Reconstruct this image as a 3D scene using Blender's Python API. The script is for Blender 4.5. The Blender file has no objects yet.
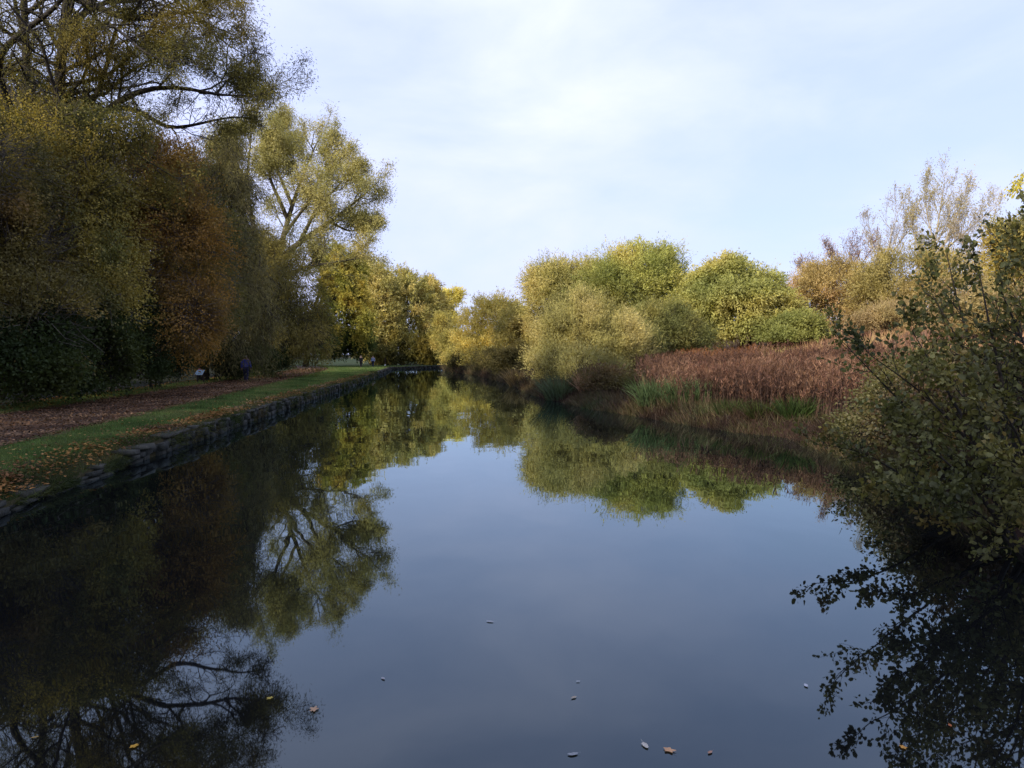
import bpy, math, random
import numpy as np
from mathutils import Vector

C = bpy.context.scene.collection
CAMZ, F, HY = 2.15, 760.0, 355.0
PI = math.pi

def W(px, py, D):                       # a sighting at a known distance, turned into a place
    u, v = (px-512)/F, (384-py)/F; p = -math.atan(29/F)
    dy, dz = math.cos(p)-v*math.sin(p), math.sin(p)+v*math.cos(p)
    return np.array([u/dy*D, D, CAMZ+dz/dy*D])

def ss(t):
    t = np.clip(t, 0, 1); return t*t*(3-2*t)

# ------------------------------------------------------------------ terrain
LY = [-60, 0, 8.8, 11, 15, 18.5, 32, 60, 114, 128, 131, 4000]
LX = [-2.5, -5.2, -6.6, -7.05, -7.5, -7.8, -9.2, -11.8, -18, -11.4, -11.0, -11.0]
RY = [-60, 5, 7.4, 9.2, 12, 15.7, 19.4, 21.6, 27, 30.6, 41, 53, 78, 100, 128, 131, 4000]
RX = [4.4, 4.7, 5.2, 5.6, 6.1, 6.8, 7.0, 5.8, 4.2, 2.9, 1.0, .2, -3.3, -8.8, -10.9, -10.9, -10.9]
def Lx(y): return np.interp(y, LY, LX)
def Rx(y): return np.interp(y, RY, RX)
def hw(y): return .12+.24*ss((np.asarray(y, float)-11.5)/7)      # wall top above the water
def zleft(o, y):
    h = hw(y)
    return h+(.38-h)*ss(o/1.0)+.03*np.clip(o-12, 0, 60)
def zright(o, y):
    z = -.12+.42*ss(o/.9)+.085*np.clip(o, 0, 36)+1.9*ss((o-14)/17)
    far = ss((np.asarray(y, float)-80)/40)
    return z*(1-far)+(-.12+.9*ss(o/1.2)+.015*np.clip(o, 0, 60))*far
def height(x, y):
    x = np.asarray(x, float); y = np.asarray(y, float)
    L, R = Lx(y), Rx(y)
    z = np.where(x < L, zleft(L-x, y), np.where(x > R, zright(x-R, y), -.9))
    return np.where((y > 130) & (x >= L-.01) & (x <= R+.01), .36, z)

PATHY = [-60, 15, 30, 49, 85, 100, 115, 150]
PATHX = [-4, -12.0, -14.2, -17.2, -22.9, -26, -31, -45]
def Px(y): return np.interp(y, PATHY, PATHX)
PW = 2.0

# ------------------------------------------------------------------ object helpers
def link(o, parent=None):
    C.objects.link(o)
    if parent is not None: o.parent = parent
    return o
def tag(o, label, cat, group=None):
    o['label'] = label; o['category'] = cat
    if group: o['group'] = group
    return o
def thing(name, label, cat, loc, group=None):
    o = bpy.data.objects.new(name, None); o.empty_display_size = .3
    o.location = tuple(float(v) for v in loc)
    return tag(link(o), label, cat, group)
def mesh(name, V, faces, mat, parent=None, col=None, smooth=False):
    """faces: list of (m,k) int arrays"""
    me = bpy.data.meshes.new(name)
    V = np.asarray(V, np.float32)
    me.vertices.add(len(V)); me.vertices.foreach_set('co', V.ravel())
    loops = np.concatenate([f.ravel() for f in faces]).astype(np.int32)
    tot = np.concatenate([np.full(len(f), f.shape[1]) for f in faces]).astype(np.int32)
    st = np.concatenate([[0], np.cumsum(tot)[:-1]]).astype(np.int32)
    me.loops.add(len(loops)); me.loops.foreach_set('vertex_index', loops)
    me.polygons.add(len(tot)); me.polygons.foreach_set('loop_start', st)
    me.polygons.foreach_set('loop_total', tot)
    if smooth: me.polygons.foreach_set('use_smooth', np.ones(len(tot), bool))
    if col is not None:
        a = me.color_attributes.new('col', 'FLOAT_COLOR', 'POINT')
        c4 = np.ones((len(V), 4), np.float32); c4[:, :3] = col
        a.data.foreach_set('color', c4.ravel())
    me.update(calc_edges=True)
    me.materials.append(mat)
    return link(bpy.data.objects.new(name, me), parent)

def norm(v): return v/np.maximum(np.linalg.norm(v, axis=-1, keepdims=True), 1e-9)

def leaf_geo(rng, P, A, Ln, Wd, col, shape='tri', flat=0.0, face=None):
    n = len(P); A = norm(A)
    rv = rng.normal(size=(n, 3)); rv[:, 2] += flat*3
    if face is not None: rv = rv*.75+face*1.5
    B = norm(np.cross(A, rv)); N = np.cross(B, A)
    Ln = np.asarray(Ln)[:, None]; Wd = np.asarray(Wd)[:, None]
    if shape == 'tri':
        pts = [P-B*Wd*.5, P+B*Wd*.5, P+A*Ln]; fs = [[0, 1, 2]]
    elif shape == 'quad':
        pts = [P, P+A*Ln*.45+B*Wd*.5, P+A*Ln, P+A*Ln*.45-B*Wd*.5]; fs = [[0, 1, 2, 3]]
    else:
        u = N*Ln*.10
        pts = [P, P+A*Ln*.25+B*Wd*.40+u, P+A*Ln*.66+B*Wd*.48+u, P+A*Ln-u*.8,
               P+A*Ln*.66-B*Wd*.48+u, P+A*Ln*.25-B*Wd*.40+u]
        fs = [[0, 1, 2, 3], [0, 3, 4, 5]]
    k = len(pts)
    V = np.stack(pts, 1).reshape(-1, 3)
    base = (np.arange(n)*k)[:, None]
    faces = [base+np.array(f)[None, :] for f in fs]
    return V, faces, np.repeat(col, k, axis=0)

def merge(parts):
    Vs, Fs, Cs, o = [], [], [], 0
    for V, fs, c in parts:
        Vs.append(V); Fs += [f+o for f in fs]; Cs.append(c); o += len(V)
    return np.concatenate(Vs), Fs, np.concatenate(Cs)

def tubes(lines):
    """lines: list of (pts (n,3), radii (n,)) -> V, faces"""
    groups = {}
    for p, r in lines:
        k = 8 if r[0] > .12 else (5 if r[0] > .03 else 3)
        groups.setdefault((len(p), k), []).append((p, r))
    Vs, Fs, off = [], [], 0
    for (n, k), g in groups.items():
        P = np.stack([a for a, _ in g]); R = np.stack([b for _, b in g])
        T = norm(np.gradient(P, axis=1))
        ref = np.zeros((len(g), 1, 3)); m = np.abs(T.mean(1)).argmin(1)
        ref[np.arange(len(g)), 0, m] = 1
        U = norm(np.cross(T, np.broadcast_to(ref, T.shape))); Vv = np.cross(T, U)
        th = np.arange(k)/k*2*PI
        ring = U[:, :, None, :]*np.cos(th)[None, None, :, None]+Vv[:, :, None, :]*np.sin(th)[None, None, :, None]
        X = (P[:, :, None, :]+ring*R[:, :, None, None]).reshape(-1, 3)
        i = np.arange(n-1)[:, None]*k; j = np.arange(k)[None, :]; j2 = (j+1) % k
        q = np.stack([i+j, i+j2, i+k+j2, i+k+j], -1).reshape(-1, 4)
        q = (q[None]+(np.arange(len(g))*n*k)[:, None, None]).reshape(-1, 4)+off
        Vs.append(X); Fs.append(q); off += len(X)
    return np.concatenate(Vs), Fs

def resample(p, n):
    p = np.asarray(p, float)
    d = np.concatenate([[0], np.cumsum(np.linalg.norm(np.diff(p, axis=0), axis=1))])
    t = np.linspace(0, d[-1], n)
    q = np.stack([np.interp(t, d, p[:, i]) for i in range(3)], 1)
    for _ in range(2): q[1:-1] = q[1:-1]*.5+.25*(q[:-2]+q[2:])
    return q

# ------------------------------------------------------------------ materials
def mat(name):
    m = bpy.data.materials.new(name); m.use_nodes = True
    nt = m.node_tree; nt.nodes.clear()
    out = nt.nodes.new('ShaderNodeOutputMaterial')
    return m, nt, out
def nd(nt, typ, **kw):
    n = nt.nodes.new(typ)
    for k, v in kw.items(): setattr(n, k, v)
    return n
def leaf_mat(name, trans=.35, gloss=.04, rough=.45):
    m, nt, out = mat(name); lk = nt.links.new
    at = nd(nt, 'ShaderNodeAttribute', attribute_name='col')
    no = nd(nt, 'ShaderNodeTexNoise'); no.inputs['Scale'].default_value = 1.3
    tc = nd(nt, 'ShaderNodeTexCoord'); lk(tc.outputs['Object'], no.inputs['Vector'])
    mr = nd(nt, 'ShaderNodeMapRange'); lk(no.outputs['Fac'], mr.inputs['Value'])
    mr.inputs['From Min'].default_value = .3; mr.inputs['From Max'].default_value = .7
    mr.inputs['To Min'].default_value = .72; mr.inputs['To Max'].default_value = 1.25
    mu = nd(nt, 'ShaderNodeVectorMath', operation='SCALE'); lk(at.outputs['Color'], mu.inputs[0]); lk(mr.outputs[0], mu.inputs['Scale'])
    d = nd(nt, 'ShaderNodeBsdfDiffuse'); t = nd(nt, 'ShaderNodeBsdfTranslucent')
    lk(mu.outputs[0], d.inputs['Color'])
    tm = nd(nt, 'ShaderNodeVectorMath', operation='MULTIPLY'); lk(mu.outputs[0], tm.inputs[0]); tm.inputs[1].default_value = (1.25, 1.2, .6)
    lk(tm.outputs[0], t.inputs['Color'])
    mx = nd(nt, 'ShaderNodeMixShader'); mx.inputs[0].default_value = trans
    lk(d.outputs[0], mx.inputs[1]); lk(t.outputs[0], mx.inputs[2])
    g = nd(nt, 'ShaderNodeBsdfGlossy'); g.inputs['Roughness'].default_value = rough; g.inputs['Color'].default_value = (.8, .8, .8, 1)
    m2 = nd(nt, 'ShaderNodeMixShader'); m2.inputs[0].default_value = gloss
    lk(mx.outputs[0], m2.inputs[1]); lk(g.outputs[0], m2.inputs[2]); lk(m2.outputs[0], out.inputs[0])
    return m
def noisy_mat(name, c1, c2, scale=6, rough=.85, bump=.3, bscale=None, dist=.02, c3=None, spec=.3, stretch=None):
    m, nt, out = mat(name); lk = nt.links.new
    tc = nd(nt, 'ShaderNodeTexCoord')
    vec = tc.outputs['Object']
    if stretch:
        mp = nd(nt, 'ShaderNodeMapping'); mp.inputs['Scale'].default_value = stretch
        lk(vec, mp.inputs['Vector']); vec = mp.outputs[0]
    no = nd(nt, 'ShaderNodeTexNoise'); no.inputs['Scale'].default_value = scale; no.inputs['Detail'].default_value = 8
    no.inputs['Roughness'].default_value = .65
    lk(vec, no.inputs['Vector'])
    cr = nd(nt, 'ShaderNodeValToRGB'); lk(no.outputs['Fac'], cr.inputs[0])
    cr.color_ramp.elements[0].position = .32; cr.color_ramp.elements[1].position = .68
    cr.color_ramp.elements[0].color = (*c1, 1); cr.color_ramp.elements[1].color = (*c2, 1)
    if c3:
        e = cr.color_ramp.elements.new(.5); e.color = (*c3, 1)
    b = nd(nt, 'ShaderNodeBsdfPrincipled'); b.inputs['Roughness'].default_value = rough
    b.inputs['Specular IOR Level'].default_value = spec
    lk(cr.outputs[0], b.inputs['Base Color'])
    n2 = nd(nt, 'ShaderNodeTexNoise'); n2.inputs['Scale'].default_value = bscale or scale*3; n2.inputs['Detail'].default_value = 6
    lk(vec, n2.inputs['Vector'])
    bp = nd(nt, 'ShaderNodeBump'); bp.inputs['Strength'].default_value = bump; bp.inputs['Distance'].default_value = dist
    lk(n2.outputs['Fac'], bp.inputs['Height']); lk(bp.outputs[0], b.inputs['Normal'])
    lk(b.outputs[0], out.inputs[0])
    return m

M_LEAF = leaf_mat('foliage', .35, .012, .6)
M_NEAR = leaf_mat('glossy_leaf', .25, .025, .5)
M_DRY = leaf_mat('dry_leaf', .15, .02, .6)
M_BARK = noisy_mat('bark', (.012, .010, .008), (.05, .042, .032), 5, bump=.8, dist=.04, stretch=(1, 1, .25))
M_PALE = noisy_mat('pale_bark', (.26, .23, .17), (.52, .46, .36), 4, bump=.4, stretch=(1, 1, .6))
M_TWIG = noisy_mat('reddish_twig_bark', (.08, .04, .03), (.2, .11, .085), 4, bump=.3)
M_TAN = noisy_mat('tan_twig_bark', (.09, .07, .04), (.2, .155, .09), 4, bump=.3)

# ------------------------------------------------------------------ tree builders
def grow(rng, limbs, n=(7, 6, 5), ratio=(.5, .5, .5), angle=(50, 48, 45), trop=(.12, .06, .0),
         wander=.22, tmin=(.2, .15, .1), rscale=.55, minlen=.25, rmin=.0):
    lines, last = [], []
    lev = [(resample(p, 14), np.linspace(r0, r1, 14)) for p, r0, r1 in limbs]
    lines += lev
    for L in range(len(n)):
        nxt = []
        for p, r in lev:
            plen = np.linalg.norm(np.diff(p, axis=0), axis=1).sum()
            m = max(2, int(round(n[L]*rng.uniform(.75, 1.25))))
            ts = np.linspace(tmin[L], 1, m)+rng.normal(0, .04, m)
            for t in np.clip(ts, 0, 1):
                f = t*(len(p)-1); i = min(int(f), len(p)-2); a = f-i
                o = p[i]*(1-a)+p[i+1]*a; tg = norm(p[i+1]-p[i])
                perp = norm(np.cross(tg, rng.normal(size=3)))
                an = math.radians(angle[L]*rng.uniform(.55, 1.3))*(1 if t < .97 else .3)
                d = norm(tg*math.cos(an)+perp*math.sin(an))
                ln = plen*ratio[L]*(1-.55*t)*rng.uniform(.7, 1.25)
                if ln < minlen: ln = minlen
                k = 6 if L < len(n)-1 else 4
                q = [o]
                for s in range(k):
                    d = norm(d+rng.normal(0, wander, 3)+np.array([0, 0, trop[L]]))
                    q.append(q[-1]+d*ln/k)
                rr = min(r[min(i+1, len(r)-1)]*.8, max(ln*.018, .004))*(.9 if L < 2 else .8)
                rr = max(rr, rmin)
                nxt.append((np.array(q), np.linspace(rr, max(rr*.35, .0025, rmin*.6), k+1)))
        lines += nxt; lev = nxt
        last.append(nxt)
    return lines, last

def leaves_on(rng, twigs, per, jit, Ln, Wd, palette, droop=.0, shape='tri', tintvar=.14, keep=None, patch=3.0):
    n = len(twigs)
    P = np.concatenate([np.stack([t[0][int(round(f))] for f in np.linspace(0, len(t[0])-1, 4)])[None] for t in twigs])
    t = rng.uniform(.1, 3.0, (n, per)); i = np.minimum(t.astype(int), 2); a = (t-i)[..., None]
    r = np.arange(n)[:, None]
    pos = P[r, i]*(1-a)+P[r, i+1]*a+rng.normal(0, jit, (n, per, 3))
    dirv = norm(P[r, i+1]-P[r, i])*.8+rng.normal(0, .55, (n, per, 3)); dirv[..., 2] -= droop
    pos = pos.reshape(-1, 3); dirv = dirv.reshape(-1, 3)
    if keep is not None:
        k = keep(pos); pos = pos[k]; dirv = dirv[k]
    m = len(pos)
    col = tint(rng, pos, palette, patch, tintvar)
    s = rng.uniform(.5, 1.4, m)
    return leaf_geo(rng, pos, dirv, Ln*s, Wd*s, col, shape)

def smooth_noise(p, size, seed):
    rr = np.random.default_rng(seed)
    v = np.zeros(len(p))
    for k in range(7):
        d = norm(rr.normal(size=3)); f = rr.uniform(.6, 1.9)/size*2*PI*.5
        v += np.sin(p@d*f+rr.uniform(0, 6.28))
    return v/7*1.9
GAIN = 1.0
def tint(rng, pos, palette, patch, var):
    pal = np.array(palette)*GAIN
    u = smooth_noise(pos, patch, rng.integers(1e6))*.5+.5+rng.normal(0, .07, len(pos))
    u = np.clip(u, 0, .9999)*(len(pal)-1); i = u.astype(int); a = (u-i)[:, None]
    c = pal[i]*(1-a)+pal[np.minimum(i+1, len(pal)-1)]*a
    return np.clip(c*rng.normal(1, var, len(pos))[:, None], .003, .8)

def bush_geo(rng, blobs, base, n_lump=60, lump=.9, sprays=60, per=10, sl=.8, Ln=.12, Wd=.06, palette=((.1, .1, .02),),
             up=.35, out=.7, droop=0., zcut=-.75, shape='tri', stems=3, stem_r=.12, var=.09, jit=.09, inner=.25, lumpflat=.85,
             limbs_n=16, twigs=True, patch=2.5, gap=-.45, gs=1.5):
    """blobs in coordinates relative to the base"""
    w = np.array([b[1][0]*b[1][2] for b in blobs]); w = w/w.sum()
    P, A, lc, NF = [], [], [], []
    tw = []
    for bi, (c, r) in enumerate(blobs):
        c = np.array(c); r = np.array(r)
        m = max(6, int(n_lump*w[bi]))
        d = norm(rng.normal(size=(m*4, 3))); d = d[d[:, 2] > zcut][:m]; m = len(d)
        rad = np.where(rng.random(m) < inner, rng.uniform(.3, .75, m), rng.uniform(.8, 1.02, m))
        lr = lump*rng.uniform(.6, 1.4, m)
        lp = c+d*(r-lump*.6).clip(.2)*rad[:, None]
        lc.append(lp)
        sd = norm(rng.normal(size=(m, sprays, 3))+d[:, None, :]*.5+np.array([0, 0, .25]))
        sp = lp[:, None, :]+sd*np.array([1, 1, lumpflat])*lr[:, None, None]*rng.uniform(.25, 1, (m, sprays, 1))
        dr = norm(sd*out+d[:, None, :]*.45+rng.normal(0, .35, (m, sprays, 3))+np.array([0, 0, up-droop]))
        sp = sp.reshape(-1, 3); dr = dr.reshape(-1, 3)
        L = sl*rng.uniform(.5, 1.3, len(sp))
        t = rng.uniform(0, 1, (len(sp), per))
        pos = sp[:, None, :]+dr[:, None, :]*(t*L[:, None])[..., None]+rng.normal(0, jit, (len(sp), per, 3))
        pos[..., 2] -= droop*.5*(t*L[:, None])**2
        ax = dr[:, None, :]*.9+rng.normal(0, .6, (len(sp), per, 3)); ax[..., 2] -= droop*.6
        P.append(pos.reshape(-1, 3)); A.append(ax.reshape(-1, 3))
        nf = norm(sd*.6+d[:, None, :]*.6).reshape(-1, 1, 3); NF.append(np.broadcast_to(nf, pos.shape).reshape(-1, 3))
        if twigs:
            k = rng.random(len(sp)) < .25
            tw.append((sp[k]-dr[k]*.25, dr[k], L[k]*1.1))
    P = np.concatenate(P); A = np.concatenate(A); NF = np.concatenate(NF)
    gz = -base[2]-.0
    keep = P[:, 2] > .12 - (base[2]-.3)*0
    keep &= smooth_noise(P, gs, rng.integers(1e6))+.45*smooth_noise(P, gs*.4, rng.integers(1e6))+rng.normal(0, .2, len(P)) > gap
    P = P[keep]; A = A[keep]; NF = NF[keep]
    s = rng.uniform(.65, 1.35, len(P))
    col = tint(rng, P, palette, patch, var)
    crown = leaf_geo(rng, P, A, Ln*s, Wd*s, col, shape, face=NF)
    lc = np.concatenate(lc)
    lines = []
    zt = min(b[0][2] for b in blobs)
    forks = []
    for i in range(stems):
        a = rng.uniform(0, 2*PI); sp_ = .12*stems**.5
        b0 = np.array([math.cos(a)*sp_, math.sin(a)*sp_, -.15])
        bb = blobs[i % len(blobs)][0]
        top = np.array(bb)*np.array([.6, .6, .9])+rng.normal(0, .25, 3)
        mid = (b0+top)/2*np.array([.7, .7, 1])+rng.normal(0, .15, 3)
        p = resample([b0, mid, top], 10)
        lines.append((p, np.linspace(stem_r, stem_r*.45, 10)*rng.uniform(.8, 1.2))); forks.append(p)
    for q in lc[rng.permutation(len(lc))[:limbs_n]]:
        p = min(forks, key=lambda f: np.linalg.norm(f-q, axis=1).min())
        j = min(int(rng.uniform(3, 9)), len(p)-1)
        s0 = p[j]; mid = s0*.5+q*.5+np.array([0, 0, -.12*np.linalg.norm(q-s0)])+rng.normal(0, .15, 3)
        lines.append((resample([s0, mid, q], 8), np.linspace(stem_r*.42, .012, 8)))
    if twigs:
        for sp, dr, L in tw:
            k = min(len(sp), 1500)
            for a, d, l in zip(sp[:k], dr[:k], L[:k]):
                lines.append((np.stack([a, a+d*l*.5, a+d*l]), np.array([.009, .006, .003])*max(1, stem_r/.12)))
    return crown, lines

def place_tree(name, label, cat, base, crown, lines, bark=None, leafm=None, group=None, split=.05):
    o = thing(name, label, cat, base, group)
    big = [l for l in lines if l[1][0] >= split]; small = [l for l in lines if l[1][0] < split]
    if big:
        V, Fc = tubes(big); mesh('trunk', V, Fc, bark or M_BARK, o, smooth=True)
    if small:
        V, Fc = tubes(small); mesh('branches', V, Fc, bark or M_BARK, o, smooth=True)
    V, Fc, c = crown
    mesh('crown', V, Fc, leafm or M_LEAF, o, c)
    return o

def bush(name, label, cat, seed, base_xy, blobs_px, bark=None, leafm=None, group=None, **kw):
    """blobs_px: (px, py, D, half width px, half height px[, depth m])"""
    rng = np.random.default_rng(seed)
    bx, by = base_xy; bz = float(height(bx, by)); base = np.array([bx, by, bz])
    bl = []
    for b in blobs_px:
        c = W(b[0], b[1], b[2])-base; rx = b[3]/F*b[2]; rz = b[4]/F*b[2]
        bl.append((c, (rx, b[5] if len(b) > 5 else rx, rz)))
    crown, lines = bush_geo(rng, bl, base, **kw)
    return place_tree(name, label, cat, base, crown, lines, bark, leafm, group, split=kw.get('stem_r', .12)*.4)

def dup(root, loc, rz, sc, label):
    r = root.copy(); C.objects.link(r); r.location = tuple(float(v) for v in loc); r.rotation_euler = (0, 0, rz); r.scale = (sc, sc, sc)
    r['label'] = label
    for ch in list(root.children):
        c = ch.copy(); C.objects.link(c); c.parent = r
    return r

# ------------------------------------------------------------------ ground, water, path
def struct(o): o['kind'] = 'structure'; return o
def stuff(o, label, cat): o['kind'] = 'stuff'; return tag(o, label, cat)

ys = np.unique(np.round(np.concatenate([[-400, -200, -100, -60, -40, -25, -15], np.arange(-10, 60, .5), np.arange(60, 131.1, 1.0),
        [128, 129, 129.9, 130.1, 134, 140, 150, 165, 180, 200, 230, 270, 330, 400, 600, 1000, 2000, 3500]]), 2))
lo = np.concatenate([[1800, 900, 450, 250, 160, 110, 80, 60, 50, 40], np.arange(34, 3.9, -1.0), np.arange(3.5, 1.1, -.4), [.9, .7, .5, .35, .2, .1, .03]])
ro = np.concatenate([[.03, .15, .3, .45, .6, .8, 1.0, 1.3, 1.7, 2.2], np.arange(3, 36, 1.0), [40, 50, 60, 80, 110, 160, 250, 450, 900, 1800]])
Y, rows, cols = ys, [], []
for y in ys:
    L, R = float(Lx(y)), float(Rx(y))
    bed = -.9 if y < 130 else .36
    x = np.concatenate([L-lo, [L-.012], [L, L+(R-L)*.3, L+(R-L)*.6, R-min(.9, (R-L)*.2)], [R], R+ro])
    zl = zleft(lo, y); zr = zright(ro, y)
    zb = [bed, bed, bed, bed] if y < 130 else [.36]*4
    z = np.concatenate([zl, [float(hw(y))], zb, [-.12 if y < 130 else .36], zr])
    rows.append(np.stack([x, np.full(len(x), y), z], 1))
G = np.stack(rows); nr, nc = G.shape[:2]
rg = np.random.default_rng(5)
flat = G.reshape(-1, 3)
i = np.arange(nr-1)[:, None]*nc; j = np.arange(nc-1)[None, :]
q = np.stack([i+j, i+j+1, i+nc+j+1, i+nc+j], -1).reshape(-1, 4)
gx, gy = flat[:, 0], flat[:, 1]
ol = Lx(gy)-gx; orr = gx-Rx(gy)
u = smooth_noise(flat, 2.2, 3)*.5+.5
col = np.zeros((len(flat), 3)); col[:] = (.012, .010, .007)
grass = np.array([.034, .050, .016])*(.75+.5*u[:, None]); soil = np.array([.035, .022, .012])
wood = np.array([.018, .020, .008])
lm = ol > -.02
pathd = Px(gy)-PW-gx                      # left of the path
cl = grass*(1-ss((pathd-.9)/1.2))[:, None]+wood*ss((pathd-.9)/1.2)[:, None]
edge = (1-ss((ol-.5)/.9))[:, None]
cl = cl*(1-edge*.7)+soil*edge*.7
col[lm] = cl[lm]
rm = orr > -.02
hill = ss((orr-13)/5)[:, None]
cr_ = np.array([.045, .026, .018])*(1-hill)+np.array([.17, .105, .06])*hill
cr_ = cr_*(.75+.5*u[:, None])
col[rm] = cr_[rm]
m, nt, out = mat('ground_cover'); lk = nt.links.new
at = nd(nt, 'ShaderNodeAttribute', attribute_name='col')
tc = nd(nt, 'ShaderNodeTexCoord')
no = nd(nt, 'ShaderNodeTexNoise'); no.inputs['Scale'].default_value = 9; no.inputs['Detail'].default_value = 9; no.inputs['Roughness'].default_value = .75
lk(tc.outputs['Object'], no.inputs['Vector'])
mr = nd(nt, 'ShaderNodeMapRange'); lk(no.outputs['Fac'], mr.inputs['Value'])
mr.inputs['From Min'].default_value = .3; mr.inputs['From Max'].default_value = .7; mr.inputs['To Min'].default_value = .45; mr.inputs['To Max'].default_value = 1.6
mu = nd(nt, 'ShaderNodeVectorMath', operation='SCALE'); lk(at.outputs['Color'], mu.inputs[0]); lk(mr.outputs[0], mu.inputs['Scale'])
b = nd(nt, 'ShaderNodeBsdfPrincipled'); b.inputs['Roughness'].default_value = .95; b.inputs['Specular IOR Level'].default_value = .1
lk(mu.outputs[0], b.inputs['Base Color'])
bp = nd(nt, 'ShaderNodeBump'); bp.inputs['Strength'].default_value = .7; bp.inputs['Distance'].default_value = .05
lk(no.outputs['Fac'], bp.inputs['Height']); lk(bp.outputs[0], b.inputs['Normal']); lk(b.outputs[0], out.inputs[0])
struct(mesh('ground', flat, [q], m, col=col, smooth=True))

# water
m, nt, out = mat('still_water'); lk = nt.links.new
bd_ = nd(nt, 'ShaderNodeBsdfDiffuse'); bd_.inputs['Color'].default_value = (.0045, .0048, .0050, 1)
bg = nd(nt, 'ShaderNodeBsdfGlossy'); bg.inputs['Color'].default_value = (.79, .95, 1, 1); bg.inputs['Roughness'].default_value = .015
fr = nd(nt, 'ShaderNodeFresnel'); fr.inputs['IOR'].default_value = 1.58
b = nd(nt, 'ShaderNodeMixShader'); lk(fr.outputs[0], b.inputs[0]); lk(bd_.outputs[0], b.inputs[1]); lk(bg.outputs[0], b.inputs[2])
tc = nd(nt, 'ShaderNodeTexCoord')
mp = nd(nt, 'ShaderNodeMapping'); mp.inputs['Scale'].default_value = (1, .55, 1); lk(tc.outputs['Object'], mp.inputs['Vector'])
n1 = nd(nt, 'ShaderNodeTexNoise'); n1.inputs['Scale'].default_value = 1.1; n1.inputs['Detail'].default_value = 2; n1.inputs['Roughness'].default_value = .4
lk(mp.outputs[0], n1.inputs['Vector'])
bp = nd(nt, 'ShaderNodeBump'); bp.inputs['Strength'].default_value = .5; bp.inputs['Distance'].default_value = .010
lk(n1.outputs['Fac'], bp.inputs['Height'])
for q_ in (bd_, bg, fr): lk(bp.outputs[0], q_.inputs['Normal']); lk(b.outputs[0], out.inputs[0])
V = np.array([[-40, -120, 0], [14, -120, 0], [14, 131, 0], [-40, 131, 0]], float)
V[:, 0] = [-19, 9, 9, -19]
struct(mesh('water', V, [np.array([[0, 1, 2, 3]])], m))

# path
py_ = np.arange(-30, 116, .5)
cx = Px(py_); sg = np.gradient(cx, py_); nx = 1/np.sqrt(1+sg**2); ny = -sg*nx
k = np.linspace(-1, 1, 9)
rr = np.random.default_rng(8)
wj = PW+.22*np.sin(py_*.9)+.15*np.sin(py_*2.3+1)
X = cx[:, None]+nx[:, None]*k*wj[:, None]; Yp = py_[:, None]+ny[:, None]*k*wj[:, None]
Z = height(X, Yp)+.02+.015*(1-k**2)[None, :]
PV = np.stack([X, Yp, Z], -1).reshape(-1, 3); n9 = 9
i = np.arange(len(py_)-1)[:, None]*n9; j = np.arange(n9-1)[None, :]
q = np.stack([i+j, i+j+1, i+n9+j+1, i+n9+j], -1).reshape(-1, 4)
M_PATH = noisy_mat('leafy_gravel', (.045, .030, .020), (.13, .092, .066), 14, rough=.95, bump=.6, c3=(.075, .048, .032), spec=.1)
struct(mesh('path', PV, [q], M_PATH, smooth=True))

# ------------------------------------------------------------------ grass, litter
GAIN = 1.5
rng = np.random.default_rng(21)
def scatter_left(n, ymin, ymax, f0, f1):
    """points over the left bank, denser near the viewer"""
    y = ymin*(ymax/ymin)**rng.random(n)
    a = f0(y); bb = f1(y); x = a+(bb-a)*rng.random(n)
    return x, y
GB = []
def blades(x, y, h, w, pal, lean=.35):
    z = height(x, y); n = len(x)
    P = np.stack([x, y, z-.01], 1); A = rng.normal(0, lean, (n, 3)); A[:, 2] = 1
    c = tint(rng, P, pal, 1.5, .25)
    return leaf_geo(rng, P, A, h*rng.uniform(.5, 1.3, n), np.full(n, 1.)*w, c, 'tri')
gp = [(.038, .065, .018), (.065, .108, .030), (.095, .13, .04), (.12, .13, .05)]
x, y = scatter_left(130000, 7, 120, lambda y: Px(y)+PW-.05, lambda y: Lx(y)-.45)
GB.append(blades(x, y, .05+.0011*y, .008+.00035*y, gp))
x, y = scatter_left(40000, 14, 70, lambda y: Px(y)-PW-1.6, lambda y: Px(y)-PW+.1)
GB.append(blades(x, y, .10+.001*y, .010+.00035*y, gp))
x, y = scatter_left(22000, 7, 80, lambda y: Lx(y)-.6, lambda y: Lx(y)-.02)
GB.append(blades(x, y, .10+.0011*y, .008+.0003*y, [(.02, .03, .008), (.05, .06, .02), (.09, .08, .03)], .6))
n_ = 24000
y = 6*(80/6)**rng.random(n_)
k_ = smooth_noise(np.stack([y*0, y, y*0], 1), 1.3, 61)+.6*rng.random(n_) > .25
y = y[k_]; n_ = len(y); x = Lx(y)+rng.uniform(-.12, .10, n_); z = hw(y)*rng.random(n_)**.6
P = np.stack([x, y, z], 1); A = rng.normal(0, .5, (n_, 3)); A[:, 0] += .5; A[:, 2] = rng.uniform(-.7, .9, n_)
GB.append(leaf_geo(rng, P, A, (.11+.0014*y)*rng.uniform(.4, 1.5, n_), .012+.0004*y, tint(rng, P, [(.012, .02, .006), (.03, .038, .012), (.05, .04, .02)], 1.2, .25), 'tri'))
V, Fc, c = merge(GB)
stuff(mesh('grass', V, Fc, M_LEAF, col=c), 'short green grass on the verge beside the leafy towpath', 'grass')

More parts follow.
